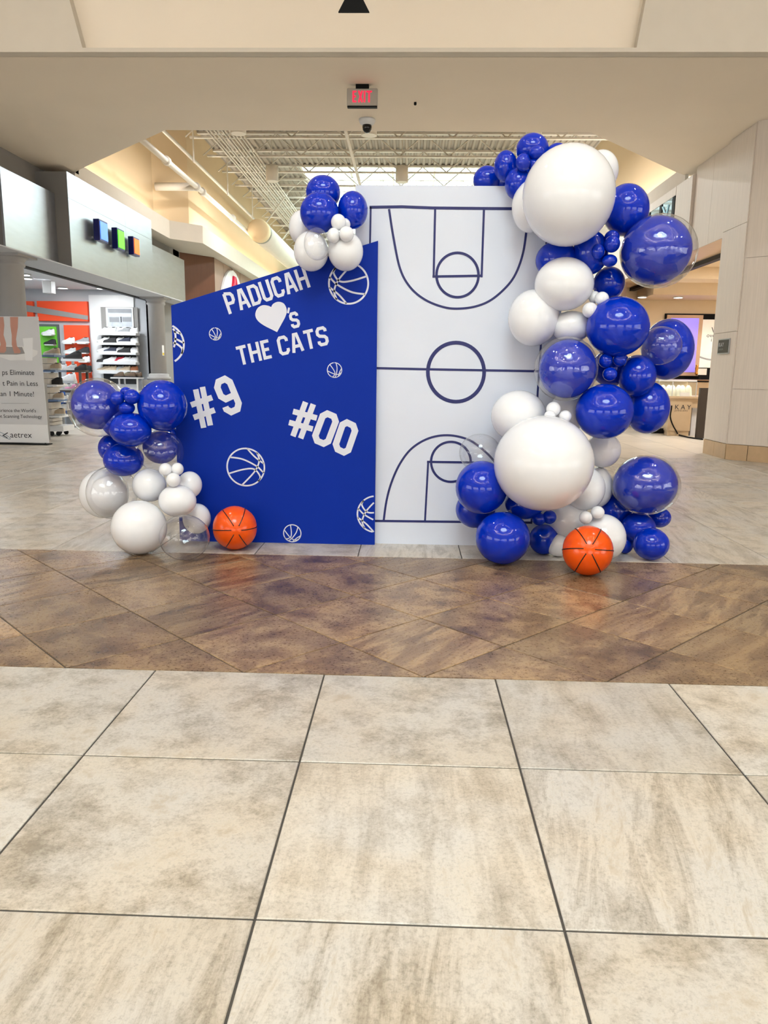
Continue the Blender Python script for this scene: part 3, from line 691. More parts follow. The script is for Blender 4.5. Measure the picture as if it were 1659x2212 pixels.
# ------------------------------------------------------------------ inflatable orange basketballs
def beach_ball(px, py, r, pole, label):
    Y = solve_floor(px, py, r, r); p = onY(px, py, Y); R_ = r*(p-EYEP).dot(FW)/FOC
    t = thing('inflatable_basketball', label, 'ball', (p.x, p.y, 0), 'orange balls on the floor')
    prof = [(max(.002, math.sin(math.pi*i/24)), -math.cos(math.pi*i/24)) for i in range(25)]
    ax = (Vector((EYEP-p)).normalized()); side = ax.cross(Vector((0, 0, 1))).normalized()*-1; upv = side.cross(ax)*-1
    if upv.z < 0: upv = -upv
    ax = (ax + side*pole[0] + upv*pole[1]).normalized()
    e = ax.orthogonal().normalized(); e = (Vector((0, 0, 1))-ax*ax.z).normalized(); g = ax.cross(e)
    def sph(lat, lon, rr): return p + (ax*math.cos(lat) + (e*math.cos(lon)+g*math.sin(lon))*math.sin(lat))*rr
    mb = MB(); n = 36; v = []
    for i in range(25):
        lat = math.pi*i/24
        for k in range(n):
            lon = 2*math.pi*k/n; dip = 1-.012*(1-abs(math.sin(3*(lon-.5))))*math.sin(lat)
            v.append(sph(max(lat, .003), lon, R_*dip))
    mb.add(v, [(i*n+k, i*n+(k+1) % n, (i+1)*n+(k+1) % n, (i+1)*n+k) for i in range(24) for k in range(n)])
    mb.build('ball', ORANGE_B, t, True)
    for k in range(6):
        lon = .5+k*math.pi/3
        pts = [sph(.22+(math.pi-.44)*i/30, lon+.06*math.sin(i/30*math.pi), R_*(1-.012*math.sin(.22+(math.pi-.44)*i/30))+.0006) for i in range(31)]
        MB().tube(pts, R_*.02, 6).build('seam_line', LINE_B, t, True)
    MB().bar(sph(0, 0, R_*.985), sph(0, 0, R_*1.005), R_*.05, 12).build('valve', ORANGE_B, t)
beach_ball(507.5, 1140, 47.5, (.06, -.12), 'orange inflatable basketball with black lines standing before the blue board')
beach_ball(1269.5, 1189, 54, (.06, .06), 'orange inflatable basketball with black lines at the garland foot on brown tiles')
# ------------------------------------------------------------------ corridor beyond the portal
DZ, JB = 6.55, 6.0                                   # roof deck and joist bottom
YE = 36.
# left: cove fascia, ledge, upper wall
fpts = [(-5.34, 12.4), (-5.34, 17.12), (-4.77, 17.72), (-4.77, YE)]
wpts = [(-5.68, 12.4), (-5.68, 17.12), (-5.12, 17.88), (-5.12, YE)]
def strip(mb, pts, z0, z1, off):
    n = len(pts); v = []
    for i, p in enumerate(pts): v += [(p[0], p[1], z0), (p[0]+off, p[1], z0), (p[0]+off, p[1], z1), (p[0], p[1], z1)]
    f = []
    for i in range(n-1):
        for k in range(4): f.append((4*i+k, 4*i+(k+1) % 4, 4*(i+1)+(k+1) % 4, 4*(i+1)+k))
    f += [(0, 1, 2, 3), tuple(4*(n-1)+k for k in (3, 2, 1, 0))]
    return mb.add(v, f)
struct(strip(MB(), fpts, 3.87, 4.25, -.05).build('wall_fascia_left', FASCIA))
mb = MB(); n = len(fpts)
mb.add([(x-.02, y, 4.0) for x, y in fpts]+[(x-.3, y, 4.0) for x, y in wpts], [(i, i+1, n+i+1, n+i) for i in range(n-1)])
mb.add([(x-.001, y, 3.872) for x, y in fpts]+[(x-1.6, y, 3.872) for x, y in fpts], [(i, i+1, n+i+1, n+i) for i in range(n-1)])
struct(mb.build('ceiling_ledge', FASCIA))
struct(strip(MB(), wpts, 3.9, 6.8, -.08).build('wall_left', TANWALL))
rp = [(4.14, 12.35), (4.14, YE)]; rw = [(4.46, 12.3), (4.46, YE)]
struct(strip(MB(), rp, 3.9, 4.22, .05).build('wall_fascia_right', FASCIA))
struct(strip(MB(), rw, 3.9, 6.8, .08).build('wall_right', TANWALL))
struct(MB().box(4.15, 4.6, 12.3, YE, 3.98, 4.0).build('ceiling_ledge', FASCIA))
struct(MB().box(-5.3, 4.6, YE, YE+.1, 0, 6.8).build('wall_back', TANWALL))
struct(MB().box(4.16, 4.26, 15.6, YE, 0, 3.95).build('wall_corridor_right', TAUPE))
# cove lamps lying on the ledges
for (x, y0, y1, w) in ((-5.5, 12.7, 16.9, 36), (-4.95, 18.2, 30, 80), (4.3, 12.5, 22, 80)):
    area('cove_lamp', (x, (y0+y1)/2, 4.06), .06, y1-y0, w, WARM, (math.pi, 0, 0))
# corrugated roof deck, with the skylight opening left free
SX0, SX1, SY0, SY1 = -3.1, 4.3, 21.75, 33.2
def deck(mb, x0, x1, y0, y1):
    p = .15; n = int(round((x1-x0)/p)); prof = []
    for k in range(n):
        x = x0+k*p; prof += [(x, DZ+.04), (x+.055, DZ+.04), (x+.075, DZ), (x+.13, DZ)]
    prof.append((x0+n*p, DZ+.04)); m = len(prof)
    mb.add([(x, y0, z) for x, z in prof]+[(x, y1, z) for x, z in prof], [(i, i+1, m+i+1, m+i) for i in range(m-1)])
mb = MB(); deck(mb, -5.7, 4.8, 10.0, SY0); deck(mb, -5.7, SX0, SY0, SY1); deck(mb, -5.7, 4.8, SY1, YE+.1)
struct(mb.build('ceiling_deck', DECKM))
struct(MB().box(-5.8, 4.9, 10, SY0, DZ+.06, DZ+.12).box(-5.8, SX0-.02, SY0, YE+.2, DZ+.06, DZ+.12).box(SX1+.02, 4.9, SY0, YE+.2, DZ+.06, DZ+.12).box(-5.8, 4.9, SY1, YE+.2, DZ+.06, DZ+.12).build('ceiling_roof', DECKM))
fr = MB().box(SX0-.06, SX0, SY0, SY1, DZ, DZ+.35).box(SX1, SX1+.06, SY0, SY1, DZ, DZ+.35).box(SX0, SX1, SY0-.06, SY0, DZ, DZ+.35).box(SX0, SX1, SY1, SY1+.06, DZ, DZ+.35)
sky = struct(fr.build('window_2', STEELW))
for i in range(6):
    for j in range(5):
        xa = SX0+(SX1-SX0)*i/6; xb = SX0+(SX1-SX0)*(i+1)/6; ya = SY0+(SY1-SY0)*j/5; yb = SY0+(SY1-SY0)*(j+1)/5
        MB().box(xa+.03, xb-.03, ya+.03, yb-.03, DZ+.28, DZ+.286).build('pane', GLASS, sky)
for i in range(1, 6): MB().box(SX0+(SX1-SX0)*i/6-.03, SX0+(SX1-SX0)*i/6+.03, SY0, SY1, DZ+.25, DZ+.31).build('mullion', STEELW, sky)
for j in range(1, 5): MB().box(SX0, SX1, SY0+(SY1-SY0)*j/5-.03, SY0+(SY1-SY0)*j/5+.03, DZ+.25, DZ+.31).build('mullion', STEELW, sky)
# open web joists
jx0, jx1 = -5.0, 4.3; bays = 8; bw = (jx1-jx0)/bays
chord_b = MB().box(jx0+.1, jx1-.1, -.045, .045, JB, JB+.035).mesh('bottom_chord', STEELW)
chord_t = MB().box(jx0-.15, jx1+.2, -.05, .05, DZ-.05, DZ-.004).mesh('top_chord', STEELW)
wa = MB().bar((0, 0, JB+.03), (bw/2, 0, DZ-.04), .016, 6).mesh('web_bar', STEELW)
wb = MB().bar((bw/2, 0, DZ-.04), (bw, 0, JB+.03), .016, 6).mesh('web_bar', STEELW)
ji = 0; y = 17.4-1.43*3
while y < YE-1:
    near = ji == 0
    t = thing('roof_joist', ('white open web roof joist, %s one counted from the portal' % (ORD+['eleventh', 'twelfth', 'thirteenth', 'fourteenth', 'fifteenth', 'sixteenth'])[ji]), 'joist', (0, y, JB), 'roof joists of the corridor')
    for nm, me in (('bottom_chord', chord_b), ('top_chord', chord_t)):
        o = bpy.data.objects.new(nm, me); COL.objects.link(o); o.location = (0, y, 0); adopt(o, t)
    for k in range(bays):
        for me in (wa, wb):
            o = bpy.data.objects.new('web_bar', me); COL.objects.link(o); o.location = (jx0+k*bw, y, 0); adopt(o, t)
    y += 1.43; ji += 1
# pipes and conduits
t = thing('sprinkler_pipe', 'thick white pipe running along the tan wall with a side branch and couplings', 'pipe', (-4.72, 12.6, 4.95))
MB().tube([(-4.72, 11.9, 4.94), (-4.72, 17.1, 4.95), (-4.72, 25.2, 4.9)], .055, 12).build('main_pipe', STEELW, t, True)
MB().bar((-5.62, 17.15, 4.95), (-4.72, 17.15, 4.95), .085, 12).build('branch_pipe', STEELW, t, True)
for yy in (15.1, 17.15, 17.6, 20.5): MB().bar((-4.72, yy-.05, 4.95), (-4.72, yy+.05, 4.95), .085, 12).build('coupling', STEELW, t, True)
one(MB().tube([(-4.86, 12.05, 5.58), (-4.86, 25.2, 5.58)], .038, 10), 'water_pipe', STEELW, 'thinner white pipe running below the joists parallel to the tan wall', 'pipe', smooth=True)
for k, (yy, lab) in enumerate(((16.2, 'nearest'), (19.1, 'second'), (22.0, 'farthest'))):
    one(MB().bar((-4.5, yy, 5.2), (-4.5, yy, 6.52), .016, 6), 'hanger_rod', STEELW, 'thin white hanger rod beside the water pipe, %s of three' % lab, 'rod', 'hanger rods')
for k in range(10):
    x = -4.32+k*.078
    one(MB().tube([(x, 11.55, 5.93-.012*(k % 2)), (x, YE-.2, 5.93-.012*(k % 2))], .017, 6), 'conduit', STEELW, 'white metal conduit in the bundle under the joists, %s from the tan wall' % ORD[k], 'conduit', 'conduit bundle', smooth=True)
one(MB().tube([(-1.4, 10.5, 5.82), (-1.4, YE-.2, 5.82)], .04, 8), 'gas_pipe', STEELW, 'white pipe running away along the middle of the joists', 'pipe', smooth=True)
t = thing('round_duct', 'big round white air duct with tan end cap along the tan wall', 'duct', (-4.35, 21.8, 4.9))
MB().lathe([(.30, 0), (.30, 9.5)], (-4.35, 22.3, 4.92), 28, 'Y').build('duct_tube', STEELW, t, True)
MB().lathe([(.02, 0), (.27, .02), (.31, .10), (.31, .38)], (-4.35, 21.95, 4.92), 28, 'Y').build('end_cap', TANWALL, t, True)
MB().lathe([(.315, 0), (.315, .14)], (-4.35, 22.30, 4.92), 28, 'Y').build('collar', mat('grey_galvanised', (150, 146, 138), .4, metal=.6), t, True)
for yy, dx in ((22.6, .75), (25.4, .75), (28.4, .75)): MB().bar((-4.35+.1, yy, 5.2), (-4.35+dx, yy, 6.02), .022, 6).build('strap', STEELW, t)
# pendant cylinder lamps
GLOW = mat('lamp_lens', (225, 232, 255), .4, emit=1.2)
for px, py, lab in ((797, 293, 'just under the portal edge behind the dome camera'), (515, 289, 'at the portal edge over the conduit bundle'), (1153, 291, 'at the portal edge above the garland top'), (588, 392, 'hanging left of the upper balloon cluster'), (868, 394, 'hanging in front of the skylight above the white board')):
    p = onZ(px, py, 5.5)
    t = thing('cylinder_pendant', 'white cylinder pendant lamp ' + lab, 'lamp', (p.x, p.y, 5.5), 'corridor pendant lamps')
    MB().lathe([(.13, 0), (.15, 0), (.15, .34), (.13, .36), (.02, .36)], (p.x, p.y, 5.5), 24).build('shade', STEELW, t, True)
    MB().lathe([(.002, .0), (.132, .0), (.132, .012), (.002, .012)], (p.x, p.y, 5.503), 24).build('lens', GLOW, t)
    MB().bar((p.x, p.y, 5.84), (p.x, p.y, 6.53), .012, 6).build('rod', STEELW, t)
    area('pendant_light', (p.x, p.y, 5.49), .24, .24, 75, NEUT, shape='DISK')
# ------------------------------------------------------------------ on the soffit: exit sign, dome camera, sensor, hanging plate
p = onZ(783, 184, SZ); ex, ey = p.x, p.y
pb = onY(783, 233, ey); bz = pb.z
hw = .165
t = thing('exit_sign', 'grey exit sign with glowing red letters under the portal soffit', 'sign', (ex, ey, bz))
topz = SZ-.035
hs_ = MB().box(ex-hw, ex+hw, ey-.03, ey+.03, bz+.012, topz).build('housing', mat('grey_sign_metal', (178, 170, 158), .4), t, bevel=.012)
MB().box(ex-hw+.004, ex+hw-.004, ey-.028, ey+.028, bz, bz+.012).build('bottom_edge', BLACK, t)
MB().box(ex-.07, ex+.07, ey-.035, ey+.035, SZ-.045, SZ).build('canopy', BLACK, t)
RED = mat('exit_red', (236, 28, 66), .5, emit=1.1)
for c, x0, x1 in (('E', -.104, -.055), ('X', -.046, .008), ('I', .014, .036), ('T', .042, .106)):
    glyph(c, (ex+x0, bz+.045), (ex+x1, bz+.045), (ex+x0, topz-.03), .0165, ey-.0315, RED, hs_)
p = onZ(793, 258, SZ)
t = thing('dome_camera', 'white dome security camera with dark lens on the soffit edge', 'camera', (p.x, p.y, SZ-.16))
MB().lathe([(.04, -.075), (.085, -.05), (.10, -.02), (.10, 0)], (p.x, p.y, SZ), 28).build('base', WHITE, t, True)
MB().lathe([(.004, -.155), (.03, -.148), (.052, -.12), (.058, -.09), (.056, -.065)], (p.x, p.y, SZ), 28).build('dome', mat('black_dome', (14, 13, 14), .08), t, True)
p = onZ(897, 221, SZ)
one(MB().lathe([(.012, -.03), (.016, -.02), (.014, 0)], (p.x, p.y, SZ), 12), 'fire_sprinkler', BLACK, 'tiny dark sprinkler head on the soffit right of the exit sign', 'sprinkler')
a, b = onY(731, 27, 6.2), onY(798, 27, 6.2); c = onY(765, 27, 6.2)
hgt = .155*1.03
t = thing('hanging_plate', 'black triangular metal plate hanging at the top above the portal', 'plate', (c.x, 6.2, a.z))
MB().prismY([(a.x, a.z), (b.x, a.z), (b.x-.09, a.z+hgt), (a.x+.09, a.z+hgt)], 6.19, 6.21).build('plate', BLACK, t)
MB().bar((c.x, 6.2, a.z+hgt-.01), (c.x, 6.2, top), .006, 6).build('cable', BLACK, t)
# ------------------------------------------------------------------ shoe shop on the left
XB = -5.79
struct(MB().box(XB-.1, XB, 8.2, 12.55, 2.62, SZ).build('wall_bulkhead', GREYWALL))
struct(MB().box(-5.9, -5.72, 15.78, 19.0, 2.62, 3.88).build('wall_bulkhead', GREYWALL))
t = thing('metal_sign_panel', 'long brushed metal fascia panel carrying the three coloured sign squares', 'panel', (-5.5, 13.9, 2.6))
MB().box(-5.85, -5.304, 12.0, 15.78, 2.605, 3.995).build('grey_core', GREYWALL, t)
for (y0, y1, z0, z1) in ((12.002, 14.35, 3.62, 4.0), (14.354, 15.79, 3.62, 4.0), (12.002, 14.35, 2.6, 3.616), (14.354, 15.79, 2.6, 3.616)):
    MB().box(-5.304, -5.295, y0, y1, z0, z1).build('metal_sheet', METAL, t)
t = thing('metal_sign_panel', 'brushed metal fascia panel over the near grey column', 'panel', (-5.5, 11.2, 2.64))
MB().box(-5.535, -5.505, 10.45, 12.0, 2.63, 3.68).build('metal_sheet', METAL, t); MB().box(-5.75, -5.535, 10.5, 11.98, 2.66, 3.6).build('backing', GREYWALL, t)
t = thing('metal_sign_panel', 'brushed metal fascia panel over the far grey column beside brown wall', 'panel', (-5.5, 17.4, 2.6))
MB().box(-5.49, -5.46, 15.8, 18.55, 2.62, 3.61).build('metal_sheet', METAL, t); MB().box(-5.72, -5.49, 15.85, 18.5, 2.65, 3.55).build('backing', GREYWALL, t)
struct(MB().box(-5.98, -5.29, 8.3, 18.6, 2.585, 2.602).build('ceiling_shopfront', GREYWALL2))
for (y0, col, nm, lab) in ((12.98, (86, 140, 255), 'blue', 'blue'), (13.72, (96, 250, 20), 'green', 'bright green'), (14.37, (255, 112, 16), 'orange', 'orange')):
    pos = {'blue': ((203, 472, 234, 525)), 'green': ((242, 491, 270, 543)), 'orange': ((277, 510, 302, 556))}[nm]
    pa = onX(pos[0]+11, pos[1], -5.14); pb_ = onX(pos[2]+1, pos[3], -5.14); pt = onX(pos[0]+11, pos[3]-7, -5.14)
    ya, yb = pa.y, pb_.y; z1, z0 = pa.z-.0, pt.z-.0
    t = thing('sign_square', 'glowing %s square sign box on the brushed metal panel' % lab, 'sign', (-5.22, (ya+yb)/2, z0), 'coloured sign squares')
    MB().box(-5.245, -5.145, ya, yb, z0, z1).build('box', mat('navy_sign_side', (10, 22, 110), .3), t, bevel=.008)
    MB().box(-5.146, -5.135, ya+.03, yb-.03, z0+.03, z1-.03).build('face', mat('sign_%s' % nm, col, .4, emit=1.0), t)
    MB().bar((-5.30, ya+.06, z0+.06), (-5.27, ya+.06, z0+.06), .02, 8).build('standoff', METAL, t)
struct(MB().box(-6.02, -5.93, 8.3, 17.35, 2.56, 2.60).build('trim_1', DARKSLOT))
struct(MB().box(-6.0, -5.93, 17.3, 17.38, 0, 2.58).build('trim_2', BLACK))
struct(MB().box(-10, -5.98, 9.6, 17.6, 2.80, 2.86).build('ceiling_shop', SHOPCEIL)); struct(MB().box(-6.04, -5.98, 9.6, 17.5, 2.60, 2.86).build('wall_shop_header', SHOPCEIL))
SY = 17.42
struct(MB().box(-10.1, -5.93, SY, SY+.1, 0, 2.9).build('wall_shop_end', GREYWALL2))
struct(MB().box(-10.1, -10, 9.5, SY, 0, 2.9).build('wall_shop_back', GREYWALL2)); struct(MB().box(-10.1, -6.3, 9.5, 9.6, 0, 2.9).build('wall_shop_side', GREYWALL2))
struct(MB().box(-10, -5.98, 11.4, SY, -.0004, .001).build('floor', mat('grey_shop_floor', (120, 128, 134), .5, var=.06)))
def pbox(mb, px0, py0, px1, py1, y0, y1):            # box facing the corridor, from two measured corners on its front plane
    a = onY(px0, py0, y0); b = onY(px1, py1, y0); return mb.box(min(a.x, b.x), max(a.x, b.x), y0, y1, min(a.z, b.z), max(a.z, b.z))
# white wall bay with the framed picture
struct(pbox(MB(), 191, 637, 300, 900, SY-.05, SY-.001).build('wall_shop_bay', WHITE))
t = tag(pbox(MB(), 217, 663, 299, 712, SY-.062, SY-.05).build('grey_backing', GREYWALL, None, False, True), 'grey panel behind the framed shop picture', 'panel')
t = thing('framed_picture', 'white framed black and white photo of an old shopfront on the grey panel', 'picture', tuple(onY(257, 709, SY-.07)))
pbox(MB(), 228, 664, 289, 709, SY-.085, SY-.063).build('frame', WHITE, t); pr_ = pbox(MB(), 231, 666, 286, 706, SY-.088, SY-.084).build('print', mat('photo_grey', (196, 202, 208), .5, var=.12, scale=12), t)
for (a_, b_, c_, d_, m_) in ((233, 667, 284, 676, 'a'), (235, 677, 283, 684, 'w'), (236, 685, 258, 696, 'a'), (264, 685, 284, 695, 'a'), (260, 684, 263, 696, 'd')):
    pbox(MB(), a_, b_, c_, d_, SY-.0905, SY-.0895).build('printed_shape', {'a': PRINT_GREY, 'w': BANNERW, 'd': PRINT_DARK}[m_], pr_)
# orange panels with the dark diagonal band
for (x0, x1, lab) in ((20, 73, 'near the banner'), (79, 190, 'over the green and orange shoe walls')):
    one(pbox(MB(), x0, 650, x1, 694, SY-.09, SY-.002), 'orange_wall_panel', ORANGE_P, 'glossy orange wall panel ' + lab, 'panel', 'orange wall panels')
a = [onY(*q, SY-.1) for q in ((20, 652), (190, 682), (190, 691), (20, 668))]
one(MB().prismY([(q.x, q.z) for q in reversed(a)], SY-.105, SY-.091), 'diagonal_band', GREYWALL, 'dark grey tapering band running across the orange wall panels', 'band')
one(pbox(MB(), 80, 700, 131, 790, SY-.06, SY-.002), 'grey_panel_frame', mat('slate_grey', (92, 98, 100), .6), 'slate grey backing around the green shoe panel', 'panel')
one(pbox(MB(), 70, 705, 126, 785, SY-.10, SY-.061), 'green_wall_panel', GREEN_P, 'lime green wall panel with shoes', 'panel')
one(pbox(MB(), 137, 702, 197, 840, SY-.10, SY-.002), 'orange_shoe_panel', ORANGE_P, 'orange wall panel carrying rows of sneakers', 'panel')
# shop ceiling lamps
SHOPLAMP = mat('shop_lamp_lens', (255, 253, 248), .4, emit=5.)
for i, (px, py) in enumerate(((52, 593), (57, 601), (136, 631), (220, 631), (244, 638.5))):
    p = onZ(px, py, 2.79)
    if p.y > 17.3: p = onZ(px, py, 2.79)*1; p.x *= 17.0/p.y; p.y = 17.0
    t = thing('shop_downlight', ('round ceiling lamp in the shoe shop, %s from the banner side' % ORD[i]), 'lamp', (p.x, p.y, 2.775), 'shoe shop ceiling lamps')
    MB().lathe([(.10, 0), (.13, .004), (.13, .02)], (p.x, p.y, 2.775), 20).build('trim_ring', WHITE, t, True); MB().lathe([(.002, .001), (.10, .001), (.10, .01)], (p.x, p.y, 2.774), 20).build('lens', SHOPLAMP, t)
for lx, ly in ((-7.0, 13.0), (-7.6, 15.6), (-6.7, 16.2), (-8.4, 14.2), (-8.2, 11.5)): area('shop_light', (lx, ly, 2.79), .3, .3, 32, COOL, shape='DISK')
one(pbox(MB(), 90, 606, 111, 633, 15.4, 15.6), 'ceiling_speaker_box', WHITE, 'white box fixed to the shoe shop ceiling behind the opening', 'box', bevel=.01)
# columns
def column(px, y, half, zt, z0, lab, full=True):
    c = (-5.62, y); t = thing('grey_column', lab, 'column', (c[0], c[1], 0), 'grey shopfront columns')
    MB().lathe([(half, z0), (half, zt-.16), (half+.02, zt-.15), (half+.03, zt-.12), (half+.01, zt-.1), (half+.04, zt-.05), (half+.07, zt-.03)], (*c, 0), 32).build('shaft', COLUMN, t, True)
    MB().box(c[0]-half-.09, c[0]+half+.09, y-half-.09, y+half+.09, zt-.03, zt).build('capital', COLUMN, t)
    MB().lathe([(half+.08, z0-.12), (half+.08, z0-.06), (half+.04, z0-.04), (half+.05, z0), (half+.01, z0+.02)], (*c, 0), 32).build('base', COLUMN, t, True)
    MB().box(c[0]-half-.1, c[0]+half+.1, y-half-.1, y+half+.1, 0, z0-.12).build('plinth', GREYWALL, t)
    return t
column(12, 10.72, .18, 2.584, .95, 'grey round column behind the foot scanner banner')
column(340, 16.85, .175, 2.584, .93, 'grey round column beside the blue board, at the far end of the shop')
p = onX(352, 757, -5.43)
t = thing('wall_label', 'small white and yellow notice on the far grey column', 'notice', tuple(p))
MB().box(p.x-.0, p.x+.006, p.y-.06, p.y+.06, p.z-.11, p.z+.11).build('card', WHITE, t); MB().box(p.x+.0061, p.x+.0075, p.y-.05, p.y+.05, p.z-.1, p.z-.05).build('stripe', mat('yellow_ink', (232, 200, 40), .5), t)
struct(MB().box(-6.0, -5.75, 17.3, 18.6, 0, 2.6).build('wall_pilaster', GREYWALL))
# shelves with shoes
def shoe_meshes(up, so):
    st = [(-.138, .016, .028), (-.122, .034, .048), (-.085, .045, .060), (-.04, .044, .072), (0, .041, .094), (.035, .039, .112), (.08, .036, .108), (.118, .034, .120), (.134, .026, .112), (.139, .012, .07)]
    v = []; n = 9
    for x, w, h in st:
        for k in range(n):
            a = math.pi*k/(n-1); c, s_ = math.cos(a), math.sin(a)
            v.append((x, math.copysign(abs(c)**.6, c)*w, .022+(h-.022)*abs(s_)**.75))
    f = [(i*n+k, i*n+k+1, (i+1)*n+k+1, (i+1)*n+k) for i in range(len(st)-1) for k in range(n-1)]
    f += [tuple(range(n)), tuple(reversed([(len(st)-1)*n+k for k in range(n)]))]
    u = MB().add(v, f).mesh('upper', up, True)
    ol = [(-.146, 0), (-.135, .03), (-.09, .048), (-.03, .044), (.04, .041), (.11, .039), (.142, .025), (.147, 0)]
    ol = ol+[(x, -y_) for x, y_ in reversed(ol[1:-1])]
    s_ = MB().prism(ol, 0, .028).mesh('sole', so)
    c_ = MB().lathe([(.001, 0), (.026, 0), (.03, .004), (.024, .012)], (0, 0, 0), 12).mesh('collar', DARKSLOT)
    return u, s_, c_
SHOECOL = {'white': (232, 233, 235), 'grey': (150, 152, 154), 'black': (30, 30, 32), 'beige': (196, 176, 150), 'navy': (38, 44, 66), 'brown': (96, 76, 58), 'tan': (178, 112, 74), 'red': (190, 36, 58), 'pink': (226, 150, 190), 'pale grey': (196, 198, 198), 'olive': (110, 104, 84)}
SOLEW = mat('white_sole', (226, 226, 224), .6); SOLED = mat('dark_sole', (44, 42, 42), .7)
SM = {k: shoe_meshes(mat('%s_shoe_upper' % k, c, .65, var=.1, scale=25), SOLED if k in ('black', 'brown') else SOLEW) for k, c in SHOECOL.items()}
def shoe(x, y, z, col, label, group, rz=0., sc=1.):
    t = thing('sneaker', label, 'shoe', (x, y, z), group); t.rotation_euler = (0, 0, rz); t.scale = (sc,)*3
    for nm, me, lo in (('upper', SM[col][0], (0, 0, 0)), ('sole', SM[col][1], (0, 0, 0)), ('collar', SM[col][2], (.085, 0, .106))):
        o = bpy.data.objects.new(nm, me); COL.objects.link(o); o.parent = t; o.location = lo
        if nm == 'collar': o.scale = (1.5, .95, 1)
    return t
YS = SY-.19
rk = thing('shoe_shelf_rack', 'white wall rack of shoe shelves under the framed shop picture', 'shelf', tuple(onY(255, 900, SY-.05)))
pbox(MB(), 219, 726, 297, 830, SY-.056, SY-.051).build('back_panel', mat('dark_slatwall', (58, 60, 62), .7), rk)
rowsP = [(723, 'top', ['white', 'pale grey', 'white', 'grey', 'white']), (744, 'second', ['white', 'black', 'white', 'navy', 'white']), (765, 'third', ['white', 'navy', 'white', 'black', 'white']), (786, 'fourth', ['black', 'white', 'red', 'white', 'white']), (806, 'fifth', ['beige', 'beige', 'pale grey', 'beige', 'tan'])]
for py, nm, cols in rowsP:
    za = onY(250, py-3.5, YS).z
    xa = onY(213, py, YS).x; xb = onY(297, py, YS).x
    MB().box(xa+.05, xb, SY-.30, SY-.05, za-.05, za-.001).build('shelf_board', WHITE, rk)
    for i, c in enumerate(cols):
        x = xa+.12+i*(xb-xa-.16)/4.6
        shoe(x, YS-.02*(i % 2), za, c, '%s shoe, %s from the left on the %s shelf below the shop picture' % (c, ORD[i], nm), 'shoes under the shop picture', random.uniform(-.12, .12), 1.12)
# low table with folded brown shoes
tz = onY(280, 815, 16.6).z
t = thing('display_table', 'white low display table with brown shoes beside the far column', 'table', tuple(onY(278, 850, 16.6)))
xa, xb = onY(246, 815, 16.6).x, onY(304, 815, 16.6).x
t.location.z = 0
MB().box(xa, xb, 16.4, 16.8, tz-.03, tz-.001).build('table_top', WHITE, t); MB().box(xa+.15, xb, 16.45, 16.8, tz-.32, tz-.29).build('lower_shelf', WHITE, t)
for sx in (xa+.17, xb-.03):
    for yy in (16.46, 16.78): MB().box(sx-.015, sx+.015, yy-.015, yy+.015, 0, tz-.03).build('leg', WHITE, t)
for i in range(4): shoe(xa+.13+i*.125, 16.55+.06*(i % 2), tz, 'brown' if i != 1 else 'olive', '%s shoe, %s from the left on the white low table' % ('brown' if i != 1 else 'olive', ORD[i]), 'shoes on the low table', random.uniform(-.5, .5), 1.)
# shoes on the orange and green panels: each on a small peg shelf
for (px, py, c, sc) in ((148, 741, 'white', 1.1), (178, 741, 'grey', 1.1), (151, 762, 'pale grey', 1.0), (179, 762, 'black', 1.1), (181, 781, 'white', 1.05), (183, 803, 'black', 1.2), (104, 723, 'white', 1.1), (108, 744, 'black', 1.0), (111, 766, 'white', .9)):
    yq = SY-.20; p = onY(px, py, yq)
    wall = 'orange' if px > 130 else 'green'
    place = {741: 'in the top row', 762: 'in the middle row', 781: 'third row down', 803: 'in the lowest row', 723: 'at the top', 744: 'at mid height', 766: 'low down'}[py]
    side = '' if px < 130 else (' left' if px < 165 else ' right')
    shoe(p.x, p.y, p.z, c, '%s sneaker on the%s side of the %s shoe panel, %s' % (c, side if side else ' free', wall, place), 'sneakers on the coloured panels', random.uniform(-.1, .1), sc)
    one(MB().box(p.x-.1, p.x+.1, yq-.06, SY-.0995, p.z-.022, p.z-.001), 'peg_shelf', WHITE, 'white peg shelf under %s sneaker,%s side of %s panel, %s' % (c, side if side else ' free', wall, place), 'shelf', 'peg shelves')
# dark display tables in mid shop, with sneakers
def dtable(px0, px1, py, y, cols, nm):
    a = onY(px0, py, y); b = onY(px1, py, y); z = a.z
    t = thing('dark_display_table', nm[0], 'table', ((a.x+b.x)/2, y, 0))
    MB().box(a.x, b.x, y-.16, y+.22, z-.04, z-.001).build('table_top', mat('dark_wood', (70, 62, 56), .5), t)
    for xx in (a.x+.03, b.x-.03):
        for yy in (y-.13, y+.19): MB().box(xx-.02, xx+.02, yy-.02, yy+.02, 0, z-.04).build('leg', mat('table_leg', (78, 72, 66), .5), t)
    for i, c in enumerate(cols): shoe(a.x+.12+i*(b.x-a.x-.2)/max(1, len(cols)-1), y, z, c, '%s sneaker, %s from the left on the %s' % (c, ORD[i], nm[1]), nm[2], random.uniform(-.2, .2), 1.0)
dtable(112, 166, 842, 13.6, ['beige', 'pale grey', 'pink'], ('dark table with pastel sneakers in front of the shoe walls', 'dark table with pastel sneakers', 'sneakers on the low dark table'))
dtable(116, 182, 799, 14.6, ['white', 'pale grey', 'black'], ('taller dark table with black and white sneakers', 'taller dark table', 'sneakers on the tall dark table'))
p = onY(147, 822, 14.0); shoe(p.x, p.y, p.z, 'white', 'single white high sneaker tilted on an acrylic riser before the orange panel', 'sneakers on the tall dark table', -.2, 1.15)
one(MB().box(p.x-.14, p.x+.14, p.y-.08, p.y+.08, 0, p.z-.001), 'acrylic_riser', mat('pale_riser', (190, 194, 198), .3), 'pale riser block under the tilted white sneaker', 'riser')
